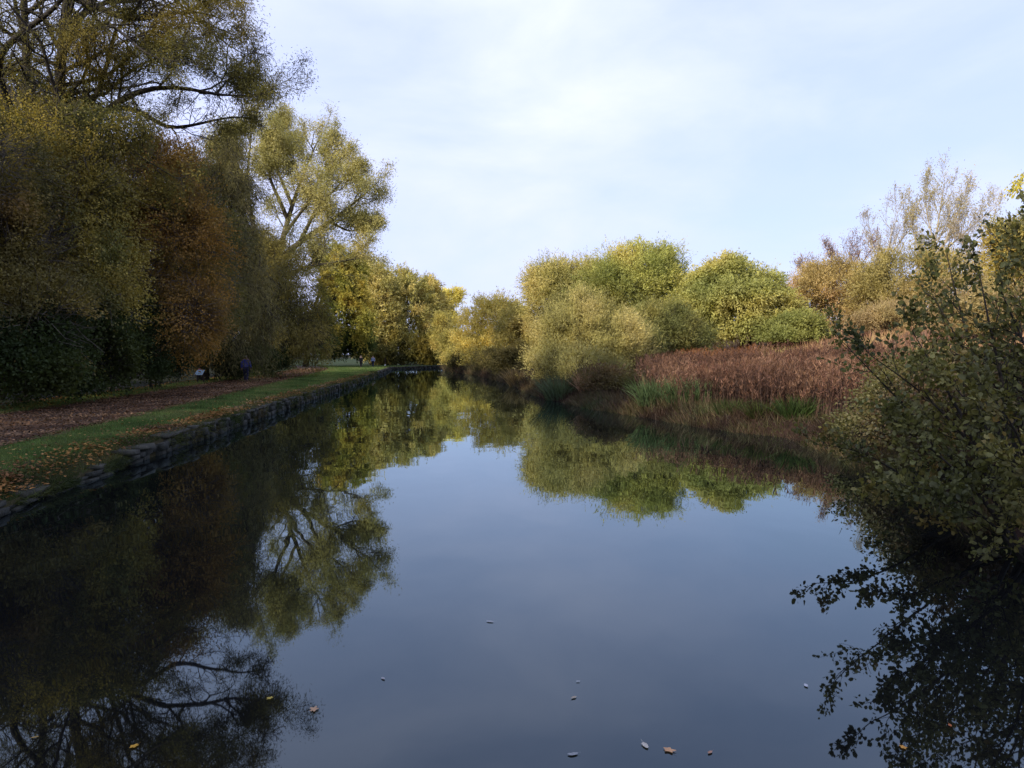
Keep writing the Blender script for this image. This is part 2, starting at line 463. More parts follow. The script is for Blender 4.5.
LP = [(.045, .018, .008), (.12, .045, .015), (.20, .085, .022), (.30, .15, .03), (.10, .05, .03)]
GB = []
def litter(x, y, s, pal=LP, lift=.03):
    P = np.stack([x, y, height(x, y)+lift*rng.uniform(.7, 1.3, len(x))], 1)
    A = rng.normal(0, 1, (len(x), 3)); A[:, 2] *= .25
    c = tint(rng, P, pal, 1.2, .35)
    return leaf_geo(rng, P, A, s*rng.uniform(.6, 1.3, len(x)), s*.75*np.ones(len(x)), c, 'quad', flat=1.5)
x, y = scatter_left(52000, 9, 95, lambda y: Px(y)-PW-.25, lambda y: Px(y)+PW+.25)
GB.append(litter(x, y, .055+.0009*y, [(.045, .023, .012), (.085, .044, .022), (.11, .064, .034), (.16, .095, .05)], .045))
x, y = scatter_left(26000, 7, 80, lambda y: Lx(y)-1.25, lambda y: Lx(y)-.02)
k = rng.random(len(x)) < np.exp(-((Lx(y)-x-.5)/.36)**2)*(.35+.65*(smooth_noise(np.stack([x, y, 0*x], 1), 2.5, 5) > 0))
GB.append(litter(x[k], y[k], .06+.0009*y[k], [(.045, .027, .014), (.11, .05, .018), (.20, .10, .025), (.15, .10, .06)], .06))
x, y = scatter_left(1500, 8, 70, lambda y: Px(y)+PW, lambda y: Lx(y)-.3)
GB.append(litter(x, y,   .045+.0008*y, [(.06, .035, .018), (.11, .065, .02), (.17, .12, .035)], .07))
x, y = scatter_left(5000, 12, 60, lambda y: Px(y)-PW-2.2, lambda y: Px(y)-PW)
GB.append(litter(x, y, .065+.0008*y, [(.10, .04, .015), (.28, .13, .02)], .07))
V, Fc, c = merge(GB)
stuff(mesh('leaf_litter', V, Fc, M_DRY, col=c), 'brown and orange fallen leaves strewn over the towpath and bank edge', 'fallen leaves')

# ------------------------------------------------------------------ canal wall of rough blocks
rng = np.random.default_rng(31)
wall = thing('canal_wall', 'low rough stone wall edging the water along the towpath bank', 'wall', (-7.3, 11, 0))
wo = np.array([-7.3, 11, 0])
def block(c, t, nrm, l, d, h):
    B = []
    for sz in (-.5, .5):
        for st, sn in ((-.5, -.5), (.5, -.5), (.5, .5), (-.5, .5)):
            B.append(c+t*st*l+nrm*sn*d+np.array([0, 0, sz*h])+rng.normal(0, .014, 3))
    return np.array(B)
BF = np.array([[0, 3, 2, 1], [4, 5, 6, 7], [0, 1, 5, 4], [1, 2, 6, 5], [2, 3, 7, 6], [3, 0, 4, 7]])
VB, VC = [], []
def walk(step, zf, jit, depth, hgt, dest, y0, y1, skip=.0):
    y = y0
    while y < y1:
        l = step*rng.uniform(.7, 1.4)*(1 if y < 50 else 2)
        ym = y+l/2
        t = np.array([float(Lx(ym+.3)-Lx(ym-.3))/.6, 1, 0]); t /= np.linalg.norm(t); nn = np.array([t[1], -t[0], 0])
        if rng.random() > skip:
            c = np.array([float(Lx(ym)), ym, zf(ym)])+nn*(rng.normal(0, jit)-depth/2+.06)
            dest.append(block(c, t, nn, l*t[1]*1.02-.012, depth, hgt(ym))-wo)
        y += l
ncourse = 2
for ci in range(ncourse):
    walk(.42, lambda y: float(hw(y))*((ci+.5)/ncourse)*1.0-.04,   .035, .30, lambda y: float(hw(y))/ncourse*rng.uniform(.8, 1.05), VB, -8+ci*.17, 127.5, .05)
walk(.42, lambda y: -.10, .02, .3, lambda y: .14, VB, -8, 127.5)
walk(.62, lambda y: float(hw(y))+.005+rng.normal(0, .008), .035, .36, lambda y: .07*rng.uniform(.6, 1.3), VC, -8, 127.5, .35)
M_STONE = noisy_mat('wet_stone', (.006, .006, .005), (.032, .031, .024), 5, bump=.9, dist=.05, c3=(.013, .015, .009), rough=.8)
M_COPE = noisy_mat('coping_stone', (.012, .011, .008), (.06, .055, .042), 4, bump=.7, dist=.04, c3=(.026, .027, .017))
for nm, vv, mm in (('masonry', VB, M_STONE), ('coping', VC, M_COPE)):
    n = len(vv); V = np.concatenate(vv)
    mesh(nm, V, [(BF[None]+(np.arange(n)*8)[:, None, None]).reshape(-1, 4)], mm, wall)

def rounded_box(sx, sy, sz, seed, jit=.015, cuts=3):
    import bmesh
    bm = bmesh.new(); bmesh.ops.create_cube(bm, size=1)
    bmesh.ops.scale(bm, vec=(sx, sy, sz), verts=bm.verts)
    bmesh.ops.bevel(bm, geom=bm.edges[:], offset=min(sx, sy, sz)*.16, segments=2, affect='EDGES', profile=.6)
    bmesh.ops.subdivide_edges(bm, edges=bm.edges[:], cuts=cuts, use_grid_fill=True)
    r = random.Random(seed)
    for v in bm.verts: v.co += Vector((r.gauss(0, jit), r.gauss(0, jit), r.gauss(0, jit)))
    return bm
def bm_obj(name, bm, mt, parent=None, smooth=False):
    me = bpy.data.meshes.new(name); bm.to_mesh(me); bm.free(); me.materials.append(mt)
    if smooth:
        for p in me.polygons: p.use_smooth = True
    return link(bpy.data.objects.new(name, me), parent)
M_BLOCK = noisy_mat('brown_stone', (.022, .011, .008), (.06, .03, .022), 6, bump=.7, rough=.8)
o = bm_obj('stone_block', rounded_box(.62, .4, .24, 4, .006), M_BLOCK)
p = W(20, 493, 10.6); o.location = (p[0], p[1], float(height(p[0], p[1]))+.09); o.rotation_euler = (.05, .12, 1.35)
tag(o, 'dark brown squared stone lying on the leafy bank at the left edge', 'stone')

# ------------------------------------------------------------------ LEFT BANK TREES
GAIN = 2.6
OLIVE = [(.055, .05, .012), (.10, .085, .02), (.15, .12, .028)]
rng = np.random.default_rng(101)
base = np.array([-22.3, 36, .7])
def Wl(*pts): return [W(*p)-base for p in pts]
limbs = [
    ([np.array([0, 0, -.2])]+Wl((52, 250, 36), (58, 95, 36), (72, -60, 37), (95, -190, 37)), .42, .07),
    ([np.array([-.7, .2, -.2])]+Wl((25, 200, 36), (28, 80, 36), (20, -80, 35), (10, -200, 35)), .34, .06),
    (Wl((27, 150, 36), (-10, 60, 34), (30, 25, 33), (60, 8, 32.5), (85, -40, 32)), .22, .05),
    (Wl((66, -5, 36.5), (95, 5, 36), (130, 22, 35), (175, 12, 34.5), (200, 10, 34), (225, 20, 34)), .19, .02),
    (Wl((57, 110, 36), (58, 72, 36), (85, 62, 35), (115, 45, 35), (150, 30, 34)), .14, .02),
    (Wl((56, 160, 36), (105, 110, 35.5), (135, 90, 35), (175, 85, 35), (215, 95, 34.5), (245, 98, 34.5), (262, 94, 35)), .22, .02),
    (Wl((110, 108, 35.5), (138, 107, 36), (165, 130, 36.5), (200, 124, 37), (230, 116, 37), (255, 118, 37.5)), .14, .02),
    (Wl((85, -130, 37), (130, -110, 36), (190, -70, 36), (215, -40, 35.5), (230, -10, 35)), .15, .02),
    (Wl((60, 60, 36), (100, -20, 38), (160, -30, 39), (210, 35, 39), (245, 55, 38)), .15, .02),
    (Wl((28, 110, 36), (-40, 40, 38), (-100, 0, 38)), .2, .03),
]
limbs += [
    (Wl((60, 40, 36), (110, 20, 33), (150, 60, 32), (190, 62, 31.5)), .12, .02),
    (Wl((57, 110, 36), (90, 140, 33), (130, 150, 32), (170, 175, 32)), .12, .02),
    (Wl((215, 95, 34.5), (235, 72, 36), (252, 58, 37)), .06, .015),
    (Wl((28, 120, 36), (10, 130, 33), (-20, 150, 31)), .12, .02),
    (Wl((72, -30, 37), (120, -60, 34), (170, -20, 33), (200, -15, 33)), .12, .02)]
lines, lv = grow(rng, limbs, n=(15, 7, 5), ratio=(.40, .55, .6), angle=(58, 52, 48), trop=(.04, -.02, -.10), tmin=(.22, .12, .12), rmin=.012)
tw = lv[1]+lv[2]
crown = leaves_on(rng, tw, 34, .24, .12, .032, keep=lambda p: smooth_noise(p, 2.6, 41)+.5*smooth_noise(p, 1.1, 42)+rng.normal(0, .25, len(p)) > -.22, palette= [(.030, .030, .010), (.06, .055, .015), (.11, .085, .02)], droop=.4)
tall = place_tree('willow_tree', 'tall dark willow with long bare limbs reaching over the towpath at upper left', 'tree', base, crown, lines)
print('willow1', len(lines), len(crown[0])//3)

# second tall willow, sunlit, far along the path
rng = np.random.default_rng(102)
base = np.array([-24.8, 75, float(height(-24.8, 75))])
limbs = [
    ([np.array([0, 0, -.2])]+Wl((263, 330, 75), (270, 290, 75), (276, 262, 75)), .6, .36),
    (Wl((276, 263, 75), (302, 240, 74), (330, 222, 73), (352, 205, 73), (374, 186, 73)), .34, .05),
    (Wl((276, 263, 75), (284, 235, 76), (292, 205, 76), (305, 170, 77), (318, 140, 77)), .34, .05),
    (Wl((270, 290, 75), (256, 240, 76), (246, 185, 77), (252, 130, 78)), .36, .05),
    (Wl((268, 285, 75), (300, 268, 72), (335, 262, 71), (362, 258, 71)), .26, .04),
    (Wl((300, 242, 74), (318, 205, 72), (340, 185, 72), (352, 168, 72)), .22, .04),
    (Wl((288, 220, 76), (268, 175, 74), (275, 135, 73)), .24, .04),
    (Wl((256, 240, 76), (232, 200, 76), (222, 160, 77)), .24, .04),
]
limbs += [(Wl((264, 272, 76), (246, 245, 77), (228, 222, 78)), .22, .05), (Wl((268, 300, 75), (252, 288, 76), (236, 268, 77)), .2, .05), (Wl((250, 215, 76), (238, 190, 78), (226, 185, 79)), .2, .05),
    (Wl((284, 235, 76), (310, 200, 74), (325, 165, 74), (335, 150, 74)), .2, .04),
    (Wl((292, 205, 76), (275, 165, 78), (285, 125, 78)), .2, .04),
    (Wl((246, 185, 77), (230, 150, 75), (235, 125, 75)), .2, .04),
    (Wl((330, 222, 73), (350, 232, 72), (375, 225, 72)), .14, .03)]
lines, lv = grow(rng, limbs, n=(14, 7, 5), ratio=(.46, .55, .6), angle=(52, 50, 48), trop=(.10, .06, .0), tmin=(.3, .12, .12), rmin=.02)
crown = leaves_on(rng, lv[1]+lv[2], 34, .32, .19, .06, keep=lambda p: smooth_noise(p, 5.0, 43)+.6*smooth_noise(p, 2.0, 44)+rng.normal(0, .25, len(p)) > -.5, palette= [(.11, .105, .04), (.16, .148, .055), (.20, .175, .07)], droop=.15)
place_tree('willow_tree', 'tall sunlit yellow willow with forked limbs leaning right over the towpath', 'tree', base, crown, lines, noisy_mat('willow_bark', (.05, .045, .03), (.14, .12, .085), 3, bump=.6))

BROWN = [(.025, .020, .007), (.055, .040, .010), (.10, .062, .013), (.065, .052, .012)]
DOL = [(.022, .022, .007), (.05, .045, .011), (.09, .07, .014)]
M_GREY = noisy_mat('grey_bark', (.05, .043, .034), (.15, .13, .105), 5, bump=.6, stretch=(1, 1, .3))
GAIN = 3.6
BOLD = dict(bark=M_GREY, n_lump=95, lump=1.25, sprays=115, per=16, sl=.9, Ln=.092, Wd=.058, up=.05, droop=.3, shape='quad', inner=.15, gap=-.05, gs=1.7)
bush('sycamore_tree', 'brown and rust leaved tree beside the towpath left of the grey willow', 'tree', 111, (-20.3, 34),
     [(172, 262, 34, 44, 80), (150, 195, 35, 44, 55), (190, 322, 33, 28, 40)],
     palette=[(.028, .022, .008), (.058, .038, .011), (.096, .054, .013), (.058, .046, .013)], stems=4, stem_r=.17, limbs_n=34, **BOLD)
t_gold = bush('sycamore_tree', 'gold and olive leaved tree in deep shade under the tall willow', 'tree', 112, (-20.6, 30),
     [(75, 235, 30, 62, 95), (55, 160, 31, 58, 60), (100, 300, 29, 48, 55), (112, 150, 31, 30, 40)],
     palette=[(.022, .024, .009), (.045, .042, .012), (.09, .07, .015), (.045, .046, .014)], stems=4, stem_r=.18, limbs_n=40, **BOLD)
bush('hawthorn_tree', 'dark green and russet tree cut by the left edge of the picture', 'tree', 113, (-18.6, 25.5),
     [(0, 285, 26, 55, 80), (-20, 190, 26, 65, 75), (40, 330, 25, 34, 40)],
     palette=[(.020, .020, .009), (.040, .035, .012), (.06, .047, .013), (.055, .035, .012)], stems=4, stem_r=.15, limbs_n=34, **{**BOLD, 'Ln': .10, 'Wd': .06})
bush('hazel_tree', 'dark olive tree filling the space between the rust tree and the grey willow', 'tree', 117, (-21.5, 41),
     [(205, 270, 41, 26, 75), (195, 215, 42, 26, 45), (190, 346, 51, 22, 26)],
     palette=[(.018, .020, .008), (.036, .036, .012), (.055, .048, .015)], stems=3, stem_r=.14, limbs_n=24, **BOLD)
GAIN = 2.8
t_weep = bush('willow_tree', 'grey green weeping willow with several stems just left of the walking person', 'tree', 114, (-21.0, 51.5),
     [(228, 230, 50, 32, 105), (215, 290, 49, 30, 80), (245, 300, 50, 26, 70), (205, 190, 51, 24, 60)],
     n_lump=150, lump=1.0, sprays=50, per=16, sl=1.7, Ln=.16, Wd=.04, palette=[(.028, .028, .012), (.055, .05, .02), (.08, .07, .028)], up=0, out=.35, droop=1.1, stems=6, stem_r=.2, limbs_n=24)
bush('willow_tree', 'shaded olive willow overhanging the towpath right of the walking person', 'tree', 115, (-23.2, 61),
     [(288, 300, 61, 40, 55), (300, 335, 60, 28, 30), (265, 270, 62, 30, 45), (275, 340, 60, 30, 25)],
     n_lump=150, lump=1.1, sprays=50, per=14, sl=1.3, Ln=.17, Wd=.055, palette=[(.035, .033, .010), (.07, .06, .016), (.10, .08, .02)], up=0, out=.5, droop=.7, stems=3, stem_r=.25, limbs_n=20)
bush('maple_tree', 'yellow green maple glowing at the end of the towpath', 'tree', 116, (-30.5, 112),
     [(342, 285, 112, 26, 38), (335, 262, 113, 18, 22), (352, 320, 110, 20, 30)],
     n_lump=130, lump=1.3, sprays=60, per=10, sl=1.1, Ln=.24, Wd=.15, palette=[(.075, .085, .018), (.14, .125, .025), (.20, .15, .03)], up=.1, droop=.2, stems=2, stem_r=.3)
far = [('olive willow in the far row, nearest to the maple', (378, 308, 135, 20, 38), (366, 280, 137, 16, 20), 121, [(.13, .12, .04), (.19, .165, .055), (.23, .19, .07)]),
       ('broad round topped olive willow in the middle of the far row', (408, 312, 140, 26, 36), (400, 290, 142, 20, 20), 122, [(.12, .115, .036), (.18, .16, .05), (.23, .185, .065)]),
       ('bright olive willow at the right end of the far row, above the wall corner', (432, 318, 146, 14, 30), (428, 300, 146, 12, 20), 123, [(.14, .125, .04), (.20, .17, .055), (.25, .20, .07)])]
for lab, b1, b2, sd, pal in far:
    bush('willow_tree', lab, 'tree', sd, ((b1[0]-512)/F*b1[2]-1.5, b1[2]+2), [b1, b2, (b1[0], 345, b1[2], b1[3]*.95, 20)],
         n_lump=130, lump=1.5, sprays=60, per=10, sl=1.5, Ln=.34, Wd=.15, palette=pal, up=.25, stems=3, stem_r=.35, group='willows in the far row')
bush('poplar_tree', 'slender pale yellow tree behind the gap where the far water ends', 'tree', 124, (-13.5, 172),
     [(450, 305, 172, 9, 14), (446, 330, 172, 12, 25), (456, 297, 172, 6, 8)],
     n_lump=60, lump=1.3, sprays=60, per=10, sl=1.3, Ln=.34, Wd=.16, palette=[(.20, .18, .05), (.30, .26, .07)], up=.3, stems=1, stem_r=.25)
bush('hedge_shrub', 'dark shrubs below the far willows behind the corner of the wall', 'shrub', 125, (-19, 134),
     [(400, 350, 134, 40, 19, 3), (430, 352, 134, 24, 17, 3), (385, 356, 131, 12, 12, 2)],
     n_lump=110, lump=1.0, sprays=55, per=10, sl=.9, Ln=.3, Wd=.16, palette=DOL, up=.2, stems=3, stem_r=.1)
bush('hedge_shrub', 'dark green shrubs at the foot of the yellow maple', 'shrub', 126, (-31, 118),
     [(345, 345, 117, 30, 18, 3), (314, 338, 104, 20, 26, 3)],
     n_lump=100, lump=1.0, sprays=55, per=10, sl=.9, Ln=.27, Wd=.16, palette=[(.015, .022, .006), (.035, .045, .012)], up=.2, stems=3, stem_r=.1)
GAIN = 2.4
# undergrowth along the path; size and dark palette stand for shade under trees
under = [('low dark green bush at the left edge beside the towpath', (-17.6, 24.5), (20, 365, 24.3, 50, 42), 131),
         ('low dark green bush under the gold and olive tree', (-18.6, 29), (78, 355, 27.6, 50, 42), 132),
         ('low dark green bush under the brown and orange tree', (-18.8, 35), (122, 354, 31.6, 38, 38), 133),
         ('low ivy green bush left of the pale information board', (-18.6, 39.5), (158, 352, 38.5, 24, 30), 134),
         ('leafy green bush directly left of the walking person', (-20.2, 52), (232, 365, 52.5, 14, 16), 135),
         ('dark green bush behind and right of the walking person', (-22, 60), (262, 362, 58, 22, 16), 136)]
for lab, xy, bl, sd in under:
    bush('undergrowth_bush', lab, 'bush', sd, xy, [bl, (bl[0]+bl[3]*.4, bl[1]-bl[4]*.5, bl[2]+1, bl[3]*.6, bl[4]*.9)],
         n_lump=70, lump=.6, sprays=60, per=10, sl=.55, Ln=.11, Wd=.07, palette=[(.008, .013, .005), (.016, .024, .007), (.026, .032, .009)], up=.2, shape='quad', stems=4, stem_r=.05, limbs_n=8, group='low bushes along the towpath')

# back row and the trees that continue the row behind the viewer, copies of the ones above
back = [(t_gold, -31, 40, 1.5, .4, 'dark tree crowding behind the tall willow limbs at far left'),
        (t_gold, -29, 52, 1.35, 1.9, 'dark tree closing the gap behind the grey weeping willow'),
        (t_weep, -30, 62, 1.2, 1.0, 'drooping dark tree deep behind the shaded olive willow'),
        (t_gold, -36, 28, 1.4, 3.3, 'dark tree deep in the wood at the left edge'),
        (t_weep, -34, 101, 1.2, 2.2, 'drooping dark tree behind the sunlit willow trunk'),
        (t_gold, -43, 112, 1.3, 5.2, 'dark tree left of the yellow maple far along the path')]
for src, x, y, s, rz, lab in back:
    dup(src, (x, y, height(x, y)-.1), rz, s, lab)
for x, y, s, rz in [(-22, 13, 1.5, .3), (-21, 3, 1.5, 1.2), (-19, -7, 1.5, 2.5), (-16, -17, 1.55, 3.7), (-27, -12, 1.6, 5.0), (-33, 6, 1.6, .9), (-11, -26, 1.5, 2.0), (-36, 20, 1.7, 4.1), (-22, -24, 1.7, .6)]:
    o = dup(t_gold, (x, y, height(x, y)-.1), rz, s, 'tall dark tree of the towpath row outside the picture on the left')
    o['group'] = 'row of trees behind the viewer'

# ------------------------------------------------------------------ RIGHT BANK TREES
GAIN = 2.4
YG = [(.12, .13, .025), (.19, .18, .035), (.25, .21, .05)]
bush('willow_shrub', 'round yellow green willow shrub at the far end of the water', 'shrub', 201, (-2.6, 98),
     [(485, 335, 96, 32, 38), (470, 352, 94, 20, 22), (500, 318, 98, 24, 20), (490, 364, 90, 26, 13, 3), (505, 362, 84, 18, 16, 2.5)],
     n_lump=130, lump=1.1, sprays=60, per=11, sl=1.2, Ln=.22, Wd=.09, palette=[(.19, .165, .05), (.28, .23, .065), (.34, .27, .085)], up=.35, stems=5, stem_r=.12)
bush('willow_shrub', 'dull olive shrub between the far round willow and the tall pale willow', 'shrub', 202, (2.4, 88),
     [(520, 335, 88, 22, 30), (535, 350, 86, 20, 25), (512, 350, 87, 14, 22)],
     n_lump=90, lump=1.0, sprays=55, per=11, sl=1.2, Ln=.2, Wd=.08, palette=[(.12, .105, .035), (.19, .16, .05), (.24, .19, .065)], up=.4, stems=4, stem_r=.1)
bush('willow_shrub', 'low scrubby olive bush at the waterline beside the far wall corner', 'shrub', 203, (-8.6, 112),
     [(452, 352, 110, 14, 18), (446, 335, 116, 12, 22), (460, 358, 106, 16, 14, 2.5)],
     n_lump=60, lump=1.0, sprays=55, per=11, sl=1.1, Ln=.22, Wd=.09, palette=[(.11, .10, .032), (.19, .165, .045), (.25, .19, .06)], up=.3, stems=4, stem_r=.1)
bush('willow_tree', 'pale olive willow left of and behind the big dome shaped willow', 'tree', 204, (4.8, 72),
     [(560, 305, 72, 32, 42), (548, 290, 73, 22, 26), (590, 300, 72, 30, 36)],
     n_lump=150, lump=1.0, sprays=60, per=11, sl=1.3, Ln=.19, Wd=.07, palette=[(.135, .13, .045), (.20, .18, .06), (.25, .21, .08)], gap=-.9, up=.5, stems=4, stem_r=.2)
bush('willow_tree', 'biggest dome shaped yellow green willow in the middle of the right bank', 'tree', 205, (11.2, 66),
     [(638, 300, 66, 54, 56), (612, 305, 65, 40, 44), (668, 315, 66, 34, 50), (640, 270, 67, 36, 26)],
     n_lump=240, lump=.95, sprays=60, per=11, sl=1.1, Ln=.18, Wd=.07, palette=[(.135, .145, .04), (.20, .195, .055), (.27, .235, .07)], gap=-.95, up=.25, stems=5, stem_r=.22)
bush('willow_shrub', 'feathery grey olive willow bush drooping to the water in front of the dome', 'shrub', 206, (4.6, 46.5),
     [(585, 350, 46, 48, 44), (575, 325, 47, 34, 30), (612, 350, 46, 40, 38), (552, 372, 44, 24, 26), (590, 378, 42, 36, 22)],
     n_lump=210, lump=.55, sprays=60, per=12, sl=1.0, Ln=.13, Wd=.035, palette=[(.13, .12, .045), (.19, .17, .06), (.25, .21, .085)], gap=-.8, up=.75, out=.4, stems=7, stem_r=.07, jit=.07)
bush('willow_shrub', 'dark green bush between the dome willow and the reed bed', 'shrub', 207, (10.2, 54),
     [(660, 330, 53, 34, 28), (640, 345, 51, 34, 20), (680, 340, 54, 30, 22)],
     n_lump=130, lump=.65, sprays=60, per=11, sl=.8, Ln=.14, Wd=.05, palette=[(.06, .065, .022), (.10, .10, .033), (.14, .125, .04)], up=.4, stems=5, stem_r=.08)
bush('sallow_tree', 'broad bright green tree right of the dome, standing behind the reed bed', 'tree', 208, (18.4, 60),
     [(735, 305, 60, 52, 44), (708, 310, 60, 28, 40), (772, 318, 59, 28, 30), (732, 283, 61, 38, 24)],
     n_lump=220, lump=.8, sprays=60, per=11, sl=.75, Ln=.18, Wd=.09, palette=[(.12, .128, .04), (.185, .18, .055), (.24, .21, .07)], gap=-.95, up=.05, droop=.25, stems=4, stem_r=.18)
bush('sallow_shrub', 'small green bush at the foot of the broad bright green tree', 'shrub', 209, (21.6, 56),
     [(800, 330, 56, 26, 15), (780, 335, 55, 20, 14)],
     n_lump=60, lump=.6, sprays=55, per=11, sl=.6, Ln=.15, Wd=.08, palette=[(.09, .10, .03), (.14, .14, .04)], up=.1, stems=4, stem_r=.06)
bush('birch_shrub', 'tan and yellow bushy tree on the slope right of the green tree', 'shrub', 210, (26.2, 66),
     [(830, 306, 66, 42, 42), (812, 302, 68, 24, 30), (858, 304, 66, 30, 42)],
     n_lump=130, lump=.9, sprays=50, per=10, sl=1.2, Ln=.17, Wd=.07, palette=[(.15, .115, .045), (.22, .165, .065), (.25, .165, .09)], up=.6, out=.4, stems=5, stem_r=.12, bark=M_TAN)
bush('birch_shrub', 'broad yellow olive thicket on the slope below the tall bare birch', 'shrub', 211, (32.5, 61),
     [(905, 296, 61, 48, 46), (880, 300, 62, 30, 42), (945, 298, 60, 44, 48)],
     n_lump=170, lump=.9, sprays=50, per=11, sl=1.1, Ln=.16, Wd=.065, palette=[(.12, .105, .04), (.18, .15, .055), (.22, .165, .07)], up=.55, out=.4, stems=6, stem_r=.12, bark=M_TAN)
bush('birch_tree', 'yellow leaved tree behind the top of the foreground alder', 'tree', 212, (30, 44),
     [(1008, 252, 44, 20, 30), (1034, 262, 44, 26, 50)],
     n_lump=90, lump=.75, sprays=50, per=10, sl=.8, Ln=.14, Wd=.08, palette=[(.16, .13, .035), (.21, .165, .045), (.14, .125, .04)], up=.2, droop=.2, stems=2, stem_r=.12)

for lab, xy, bl, sd, pal in [
    ('pinkish tan scrub behind the top of the foreground alder', (31, 52), [(975, 308, 51, 40, 32), (1010, 312, 50, 34, 36)], 213, [(.13, .095, .05), (.18, .135, .068), (.17, .14, .06)]),
    ('low tan scrub on the slope below the broad yellow olive thicket', (24.5, 50), [(880, 325, 50, 30, 14), (905, 322, 51, 28, 16)], 214, [(.13, .095, .05), (.18, .135, .068), (.17, .14, .06)]),
    ('tan and yellow scrub low at the right edge behind the alder stems', (24, 36), [(1010, 318, 36, 40, 26), (970, 326, 37, 30, 20)], 215, [(.13, .095, .05), (.18, .135, .068), (.17, .14, .06)])]:
    bush('scrub_bush', lab, 'shrub', sd, xy, bl, n_lump=70, lump=.6, sprays=50, per=10, sl=.8, Ln=.13, Wd=.055, palette=pal, up=.5, out=.45, stems=5, stem_r=.05, bark=M_TAN)
def bare(name, label, seed, bxy, D, tips, r, bark, pal, per, nn=(14, 7, 5), Ln=.14, Wd=.06, ratio=(.42, .55, .6), ang=(36, 38, 40)):
    rg = np.random.default_rng(seed)
    global base
    base = np.array([bxy[0], bxy[1], float(height(*bxy))])
    limbs = []
    for k, (pts, rr) in enumerate(tips):
        w = [W(*p)-base for p in pts]
        limbs.append((([np.array([0, 0, -.2])] if k == 0 else [])+w, rr, .015))
    lines, lv = grow(rg, limbs, n=nn, ratio=ratio, angle=ang, trop=(.22, .15, .02), wander=.14, tmin=(.22, .15, .15), rmin=.011)
    crown = leaves_on(rg, lv[2], per, .22, Ln, Wd, pal, droop=.2)
    return place_tree(name, label, 'tree', base, crown, lines, bark, split=.0)
bare('birch_tree', 'tallest slender birch on the slope, thinly leaved with a pale trunk', 221, (34.2, 62), 62,
     [([(930, 290, 62), (935, 240, 62), (940, 212, 62), (944, 184, 62)], .17),
      ([(931, 275, 62), (950, 230, 61), (962, 205, 61), (966, 192, 61)], .09),
      ([(931, 280, 62), (915, 240, 62), (908, 205, 62)], .09),
      ([(932, 262, 62), (962, 235, 62), (985, 215, 62), (998, 205, 63)], .08),
      ([(934, 245, 62), (925, 205, 63), (928, 180, 63)], .07)],
     .17, M_PALE, [(.16, .14, .055), (.22, .18, .075)], 3)
bare('birch_tree', 'thin nearly bare pale tree just left of the tallest birch', 222, (30.6, 63), 63,
     [([(882, 300, 63), (885, 262, 63), (892, 232, 63), (896, 212, 63)], .11),
      ([(884, 275, 63), (872, 245, 63), (868, 222, 63)], .06), ([(886, 262, 63), (905, 235, 63), (915, 215, 63)], .06)],
     .11, M_PALE, [(.14, .11, .05), (.18, .13, .07)], 1)
bare('thorn_tree', 'pinkish bare twigged tree above the tan bushy tree', 223, (28, 70), 70,
     [([(848, 300, 70), (848, 270, 70), (850, 245, 70)], .09), ([(848, 285, 70), (832, 262, 70), (826, 248, 70)], .06),
      ([(848, 280, 70), (866, 258, 70), (876, 240, 70)], .06), ([(848, 285, 70), (815, 275, 70), (800, 268, 70)], .05)],
     .1, M_TWIG, [(.17, .10, .075), (.19, .125, .07), (.15, .085, .07)], 2, ang=(40, 40, 40))
bare('birch_tree', 'bare fine twigged tree behind the yellow leaved tree at right', 224, (38, 60), 60,
     [([(985, 290, 60), (985, 255, 60), (980, 225, 60)], .09), ([(985, 275, 60), (965, 245, 60), (955, 232, 60)], .05), ([(985, 270, 60), (1003, 240, 60), (1010, 228, 60)], .05)],
     .1, M_PALE, [(.14, .11, .05), (.18, .13, .07)], 1)
# tree whose drooping sprig enters at the right edge
rng = np.random.default_rng(230)
base = np.array([20.6, 26, float(height(20.6, 26))])
limbs = [([np.array([0, 0, -.2])]+Wl((1110, 250, 26), (1108, 150, 26), (1112, 60, 26)), .16, .04),
         (Wl((1108, 190, 26), (1070, 165, 25.5), (1035, 170, 25), (1017, 182, 25)), .05, .008),
         (Wl((1109, 140, 26), (1085, 110, 26), (1065, 108, 26)), .05, .008),
         (Wl((1109, 170, 26), (1150, 120, 26), (1180, 110, 26)), .06, .008)]
lines, lv = grow(rng, limbs, n=(7, 4), ratio=(.2, .5), angle=(50, 45), trop=(-.1, -.15), tmin=(.45, .15))
crown = leaves_on(rng, lv[0]+lv[1], 16, .08, .10, .07, [(.14, .15, .03), (.26, .22, .04)], droop=.5, shape='quad')
place_tree('birch_tree', 'birch whose small leafy sprig hangs in from the right edge against the sky', 'tree', base, crown, lines, split=.0)

# ------------------------------------------------------------------ reed bed and grasses
GAIN = 1.3
rng = np.random.default_rng(301)
n = 22000
y = 20*(58/20)**rng.random(n); o_ = .7+rng.random(n)*16
x = Rx(y)+o_
keep = (smooth_noise(np.stack([x, y, 0*x], 1), 2.0, 77)+rng.random(n)*1.6 > -.1) & ((y > 25) | (o_ > 1.5)) & (o_ < 13+3*np.sin(y*.4)) & (x > 1.0+.145*y+.5*np.sin(y*1.3))
x, y = x[keep], y[keep]; n = len(x); z = height(x, y)
h = 1.05*rng.uniform(.45, 1.3, n)*(1+.18*smooth_noise(np.stack([x, y, 0*x], 1), 3.0, 9))
P = np.stack([x, y, z-.03], 1); A = rng.normal(0, .10, (n, 3)); A[:, 2] = 1; A = norm(A)
HP = [(.05, .028, .02), (.08, .045, .032), (.11, .065, .045)]
parts = [leaf_geo(rng, P, A, h, np.full(n, .018), tint(rng, P, HP, 3, .2), 'tri')]
per = 14
t = 1-.55*rng.random((n, per))**1.6
